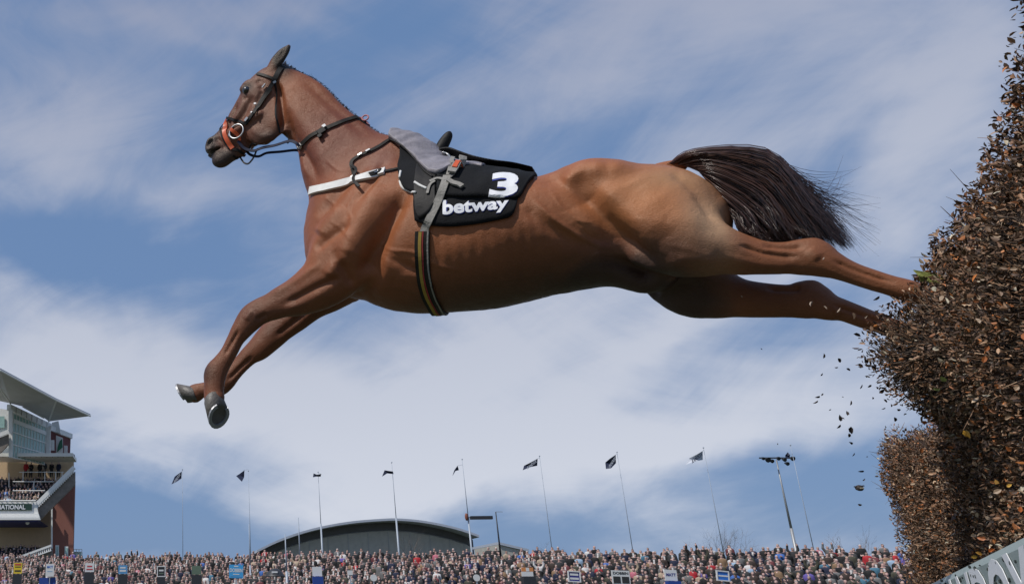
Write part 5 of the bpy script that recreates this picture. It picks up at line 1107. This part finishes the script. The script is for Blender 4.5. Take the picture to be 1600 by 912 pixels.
for a, lb in ((584, 'round white placard near the middle of the crowd front'), (745, 'round white placard standing by itself right of the hall')):
    Y = lineY(a); c = P3(a, 902, Y); u = (Y*cp+(c[2]-CH)*sp)/FOC; t = thing('placard', (c[0], c[1], 0), lb, 'placard', 'bookmakers placards in front of the crowd')
    MB().tube([c, c+[0, .05, 0]], 5.2*u, 20).build('disc', MP['white'], t); MB().tube([(c[0], c[1]+.06, 0), (c[0], c[1]+.06, c[2])], .04, 6).build('post', M_pole, t)
Y = lineY(430); c = P3(430, 903, Y); u = (Y*cp+(c[2]-CH)*sp)/FOC; t = thing('umbrella', (c[0], c[1], 0), 'open black umbrella with a white mark in front of the crowd', 'umbrella')
V = [c+[0, 0, 15*u]]; F = []; K = 16
for ri, (r, z) in enumerate(((.35, 14), (.7, 10), (1., 3))):
    V += [c+np.array([math.cos(2*math.pi*k/K)*r*16*u, math.sin(2*math.pi*k/K)*r*16*u, z*u]) for k in range(K)]
F = [(0, 1+k, 1+(k+1) % K) for k in range(K)]+[(1+i*K+k, 1+(i+1)*K+k, 1+(i+1)*K+(k+1) % K, 1+i*K+(k+1) % K) for i in (0, 1) for k in range(K)]
obj('canopy', V, F, M_dark, t, True); MB().tube([(c[0], c[1], 0), c+[0, 0, 16*u]], .02, 5).build('shaft', M_steel, t); MB().box(c+np.array([-2*u, -13.5*u, 9.0*u]), (9*u, .05, 2.5*u)).build('print_bar', MP['white'], t)

# ------------------------------------------------------------------ grandstand at the left
M_brick = mat('red brick wall', (.30, .12, .085), .85, noise=.2, scale=14, bump=.2, bscale=60, color2=(.24, .10, .08)); M_brickd = mat('dark brick wall', (.16, .05, .055), .85, noise=.2, scale=14); M_sand = mat('sand render', (.66, .48, .30), .85, noise=.1, scale=2)
M_conc = mat('stained concrete', (.24, .21, .185), .85, noise=.3, scale=3); M_wp = mat('white painted steel', (.80, .80, .78), .5, noise=.06, scale=4); M_sofw = mat('pale soffit panels', (.52, .515, .52), .6, noise=.15, scale=.8); M_glass = mat('green tinted glass', (.34, .52, .48), .15, spec=.8, noise=.2, scale=2); M_sgn = mat('dark green sign', (.015, .05, .035), .5)
gs = thing('grandstand', (at(60, 800, 105)[0], 105, 0), 'grandstand with folded pale roof, glazed box and brick end tower at the left', 'grandstand')
def slab(name, pts, Y, th, m, par=gs):
    P = [at(a, b, y) for (a, b), y in zip(pts, Y if isinstance(Y, (list, tuple)) else [Y]*len(pts))]; return MB().prism(P, (0, th, 0)).build(name, m, par)
A = {'e0': at(-70, 542, 84), 'e1': at(0, 577.7, 89), 'e2': at(88.5, 625, 96), 'tip': at(141.6, 649.5, 100), 'v1': at(76.4, 658, 106), 'v3': at(16.8, 630, 102), 'm': at(35.4, 634.5, 104), 'l': at(0, 605.6, 98), 'l0': at(-70, 560, 92), 'w': at(-70, 610, 102), 'vv': at(69, 652.5, 105)}
def facet(name, keys, m, th=.12):
    P = [A[k] for k in keys]; return MB().prism(P, (0, .02, th)).build(name, m, gs)
facet('roof_soffit', ['e1', 'e2', 'm', 'v3', 'l'], M_sofw); facet('roof_soffit', ['e2', 'tip', 'v1'], M_sofw); facet('roof_soffit', ['m', 'e2', 'v1', 'vv'], M_sofw); facet('roof_soffit', ['l', 'v3', 'w'], M_sofw); facet('roof_soffit', ['e0', 'e1', 'l', 'l0'], M_sofw)
bk = np.array([0, 34., 2.5]); MB().prism([A['e0']+[0, 0, .14], A['e1']+[0, 0, .14], A['e2']+[0, 0, .14], A['tip']+[0, 0, .14], A['e0']+bk], (0, 0, .05)).build('roof_sheet', M_roof, gs)
for k0, k1 in (('e2', 'v1'), ('l', 'v3'), ('m', 'vv'), ('e1', 'e2'), ('e2', 'tip')): MB().tube([A[k0]-np.array([0, .1, .05]), A[k1]-np.array([0, .1, .05])], .09, 5).build('roof_rib', M_wp, gs)
def wallq(name, a0, b0t, b0b, Y0, a1, b1t, b1b, Y1, m, th=.3, par=gs):     # upright wall from one place to another, tops and bottoms in the picture
    p, q = at(a0, b0t, Y0), at(a1, b1t, Y1); zb0, zb1 = at(a0, b0b, Y0)[2], at(a1, b1b, Y1)[2]; P = [p, q, (q[0], q[1], zb1), (p[0], p[1], zb0)]; n_ = np.cross(q-p, [0, 0, 1.]); n_ = n_/np.linalg.norm(n_); n_ = n_*np.sign(n_[1])
    return MB().prism(P, n_*th).build(name, m, par), p, q, zb0, n_
ob, p, q, zb0, n_ = wallq('fascia', 16.8, 631, 640, 101, 81, 662, 671, 108.6, M_wp, .5)
for i in range(1, 8):
    x = p+(q-p)*i/8; MB().box(x-n_*.02-np.array([0, 0, .38]), (.04, .06, .72)).build('fascia_joint', M_conc, gs)
ww, p, q, zb, n_ = wallq('window_wall', 20.5, 645.7, 714, 101.5, 71, 667, 714, 107, M_glass, .2); nc_, zt = 11, min(p[2], q[2]); L_ = q-p; L_[2] = 0
for r_i, (z0, z1) in enumerate(((0, .28), (.30, .56), (.58, .80), (.86, .995))):
    for c_i in range(nc_):
        a0, a1 = (c_i+.06)/nc_, (c_i+.94)/nc_; za = zb+(p[2]-zb)*0; zz = lambda f, t_: zb+(p[2]+(q[2]-p[2])*t_-zb)*f
        P = [np.array([*(p+L_*a0)[:2], zz(z0, a0)]), np.array([*(p+L_*a1)[:2], zz(z0, a1)]), np.array([*(p+L_*a1)[:2], zz(z1, a1)]), np.array([*(p+L_*a0)[:2], zz(z1, a0)])]
        MB().prism([x-n_*.03 for x in P], -n_*.02).build('pane', M_glass, ww)
for f in (.0, .29, .57, .83, 1.): MB().beam(np.array([p[0], p[1], zb+(p[2]-zb)*f])-n_*.1, np.array([q[0], q[1], zb+(q[2]-zb)*f])-n_*.1, .14, .12 if f != .83 else .45).build('transom', M_wp, ww)
for i in range(nc_+1): x = p+L_*i/nc_; zt = p[2]+(q[2]-p[2])*i/nc_; MB().box((x[0]-n_[0]*.08, x[1]-n_[1]*.08, (zb+zt)/2), (.07, .07, zt-zb)).build('mullion', M_wp, ww)
slab('column', [(13.5, 637), (19.5, 640), (19, 714), (13.5, 714)], 101, .5, M_wp); slab('column', [(71.5, 667), (78.5, 670), (78.5, 714), (71.5, 714)], 107.2, .5, M_wp); slab('left_wall', [(-40, 632), (13.4, 640), (13.4, 714), (-40, 714)], 104, 2, M_wp)
slab('left_window', [(-40, 650), (7, 650), (7, 668), (-40, 668)], 103.8, .1, M_glass); slab('left_ramp', [(-40, 700), (-2, 684), (13, 678), (13, 694), (2, 706), (-40, 724)], 100.5, .4, M_conc); MB().beam(at(-40, 694, 100.3), at(14, 673.5, 100.3), .2, .45).build('ramp_rail', M_wp, gs)
slab('white_fin', [(81, 660), (91, 657), (95, 678), (81, 671)], 109, .6, M_wp)
ob, p, q, zb, n_ = wallq('upper_brick_wall', 77, 671, 716, 108, 110.5, 684, 716, 113, M_brickd, 4.); MB().beam(p+[0, 0, .2], q+[0, 0, .2], .5, .6).build('parapet', M_wp, gs)
for (a, b, c_, d, m) in ((79.5, 687, 84.5, 703, M_wp), (100, 695.5, 105, 712, M_wp)): w_ = slab('window', [(a, b), (c_, b), (c_, d), (a, d)], 107.5+((a-77)/33)*5, .3, m); 
slab('banner', [(87.5, 679.5), (98, 683.5), (98, 714), (87.5, 714)], 109.2, .15, M_wp); slab('banner_mark', [(93, 689), (97, 685), (98, 698), (92, 703), (89, 706), (90, 699)], 109.0, .1, mat('banner green', (.03, .16, .09), .6))
MB().beam(at(-40, 714.5, 104.5), at(117, 714.5, 104.5), 4.2, .38).build('deck_edge', M_wp, gs)
MB().tube([at(-40, 709.5, 102.6), at(116, 710, 102.6)], .035, 5).build('deck_rail', M_dark, gs)
for i in range(15): x = -4+8.6*i; MB().tube([at(x, 709.5, 102.6), at(x, 714, 102.6)], .03, 4).build('rail_post', M_dark, gs)
slab('upper_back_wall', [(-40, 716), (115, 716), (115, 790), (-40, 790)], 108, .4, M_sand)
# raked terrace steps carrying the upper crowd
st = MB(); 
for i in range(8):
    a1 = 50+i*7.5; st.box((at(0, 780-5.2*i, 101+i*.8)[0]*.5+at(a1, 780-5.2*i, 101+i*.8)[0]*.5-3, 101.4+i*.8, at(40, 786-5.2*i, 101+i*.8)[2]-.8), (at(a1, 780, 101+i*.8)[0]-at(0, 780, 101+i*.8)[0]+8, .8, .8))
st.build('terrace', M_conc, gs)
slab('raker', [(117.2, 736), (117.2, 757), (62, 812), (59.5, 791)], 100, .5, M_conc)
r0, r1 = at(116, 729.5, 99.8), at(57.5, 787, 99.8); MB().beam(r0, r1, .3, .42).build('raker_rail', M_wp, gs)
for i in range(22): x = r0+(r1-r0)*(i+.5)/22; MB().box(x-[0, 0, .36], (.14, .25, .38)).build('rail_baluster', M_wp, gs)
for z_, xx in ((737, 100), (752, 84), (766, 70)): MB().tube([at(30 if z_ < 750 else 20, z_, 101+(766-z_)*.12), at(xx, z_, 101+(766-z_)*.12)], .045, 5).build('crush_barrier', M_wp, gs)
for (a, b, c_) in ((70, 737, 752), (87, 737, 750), (36, 737, 752), (53, 752, 768), (97, 737, 745), (14, 738, 764)): MB().tube([at(a, b, 101+(766-b)*.12), at(a, c_, 101+(766-b)*.12)], .045, 5).build('barrier_post', M_wp, gs)
slab('balcony_front', [(-40, 783), (56, 783), (60, 802), (-40, 802)], 99.4, .3, M_wp); bs = slab('balcony_sign', [(-40, 786.3), (49.5, 786.3), (49.5, 796.5), (-40, 796.5)], 99.25, .1, M_sgn)
def txt(s, a0, a1, bt, bb, Y, m, par, name='sign_lettering'): o0 = at(a0, bb, Y); letters(name, s, o0, (at(a1, bb, Y)-o0)*[1, 0, 0], np.array([0, 0, at(a0, bt, Y)[2]-o0[2]]), m, par, .03)
txt('GRAND NATIONAL', -39, 39.5, 787.8, 795.2, 99.2, M_print, bs)
MB().tube([at(-40, 781.5, 99.2), at(56, 781.5, 99.2)], .06, 5).build('balcony_rail', M_wp, gs)
for i in range(12): MB().box(at(-38+i*8, 783.0, 99.3), (.08, .08, .25)).build('rail_baluster', M_wp, gs)
for j, (b0, b1, d_) in enumerate(((801.5, 804.5, 0), (804.3, 807.5, .15), (807.3, 811.5, .3))): slab('cornice', [(-40, b0), (60+j, b0), (61+j, b1), (-40, b1)], 99.2-d_, .5, M_wp)
slab('underside', [(-40, 811.6), (61, 811.6), (55, 813.6), (-40, 813.6)], 99.3, 8, mat('blue underside', (.03, .04, .2), .6))
V, F = ball(at(43, 816, 100.5), .22, 5); obj('dome_camera', V, F, M_wp, gs, True)
slab('side_wall', [(56, 780), (84, 780), (84, 813.7), (56, 813.7)], 107.8, .4, M_sand); slab('lower_back_wall', [(-40, 813.7), (84, 813.7), (81, 880), (-40, 880)], 107.5, .4, M_sand); slab('downpipe', [(79.8, 792), (82, 792), (82, 856), (79.8, 856)], 102, .2, M_wp)
tw = slab("brick_tower", [(82.3, 757), (117, 750), (113.6, 884), (82.3, 884)], 103, .8, M_brick)
for (a, b, c_, d) in ((86.5, 851, 92, 869), (101, 853, 106.5, 871)):
    w_ = slab('window', [(a, b), (c_, b), (c_, d), (a, d)], 102.85, .2, M_wp, tw); slab('pane', [(a+1.3, b+1.8), (c_-1.2, b+1.8), (c_-1.2, d-1.8), (a+1.3, d-1.8)], 102.8, .1, M_glass, w_)
slab('lower_raker', [(20, 876), (81.5, 857), (81.5, 884), (20, 888)], 99.5, .5, M_conc); r0, r1 = at(80.5, 851.5, 99.3), at(20, 873.5, 99.3); MB().beam(r0, r1, .3, .2).build('lower_rail', M_wp, gs); MB().beam(r0-[0, 0, .5], r1-[0, 0, .5], .3, .12).build('lower_rail', M_wp, gs)
for i in range(20): x = r0+(r1-r0)*(i+.5)/20; MB().box(x-[0, 0, .25], (.09, .2, .5)).build('rail_baluster', M_wp, gs)
bs = slab('lower_sign', [(-40, 870), (19.5, 870), (19.5, 884), (-40, 884)], 99.2, .2, M_sgn); txt('RANDOX', -34, 9, 871.8, 881.5, 99.15, M_print, bs); MB().beam(at(-40, 869.3, 99.1), at(19.5, 869.3, 99.1), .2, .1).build('sign_edge', M_wp, gs)
st = MB()
for i in range(5): st.box((at(30, 870, 101+i)[0]-1, 101.2+i, at(30, 877-5*i, 101+i)[2]-1.0), (9.4, 1.0, .9))
st.build('lower_terrace', M_conc, gs)
t = thing('glass_kiosk', tuple(at(121, 872, 104)*[1, 1, 0]), 'small white framed glass stair enclosure right of the brick tower', 'kiosk')
slab('glass_wall', [(115, 861), (127, 861), (127, 882), (115, 882)], 104, 2, M_glass, t)
for x in (114.5, 119, 123, 127.5): slab('frame_post', [(x, 857), (x+.9, 857), (x+.9, 882), (x, 882)], 103.9, .1, M_wp, t)
for y in (857, 861, 866): slab('frame_rail', [(114.5, y), (128.4, y), (128.4, y+.9), (114.5, y+.9)], 103.8, .1, M_wp, t)
# spectators in the stand
sp_ = []
def spec(a, b, Y, k=1.):                            # head top at a place in the picture
    p = at(a, b, Y); return dict(p=p-[0, 0, 1.78], ci=int(rng.choice(len(PAL), p=PW)), hi=int(rng.choice(7, p=[.2, .2, .2, .1, .1, .1, .1])), si=int(rng.integers(4)), ti=0, pi=int(rng.choice([0, 1, 2, 3, 6])), sc=1., rz=rng.normal(0, .3), face=0.)
for i in range(8):
    a = -8.
    while a < 50+i*6.2:
        a += rng.uniform(4.6, 7.2); sp_.append(spec(a, 775-4.4*i+rng.normal(0, .8), 101.2+i*.8))
for i in range(5):
    a = -8.
    while a < 36+i*5:
        a += rng.uniform(4.6, 7.); sp_.append(spec(a, 868-4.4*i+rng.normal(0, .8), 101.2+i*.9))
mass('stand_spectators', sp_, 'rows of racegoers packed on the two raked terraces of the grandstand', 'crowd')
for i, (a, b, ci, lb) in enumerate(((41, 721, 7, 'person in red at the left of the row standing by the sand wall'), (49, 722, 0, 'person in black second in the row standing by the sand wall'), (63, 721.5, 0, 'person in black third in the row standing by the sand wall'), (70, 720.5, 1, 'person in charcoal fourth in the row standing by the sand wall'), (81, 721.5, 0, 'person in black fifth in the row standing by the sand wall'), (92, 721, 4, 'person in navy at the right of the row standing by the sand wall'))):
    p = at(a, b, 107.3)-np.array([0, 0, 1.76]); add_person(p, rng.normal(0, .3), (0, 6, 0, 4, 3, 0)[i], ci, (1, 0, 1, 4, 2, 1)[i], i % 4, 0, 1., lb, 'people standing at the top of the upper terrace')
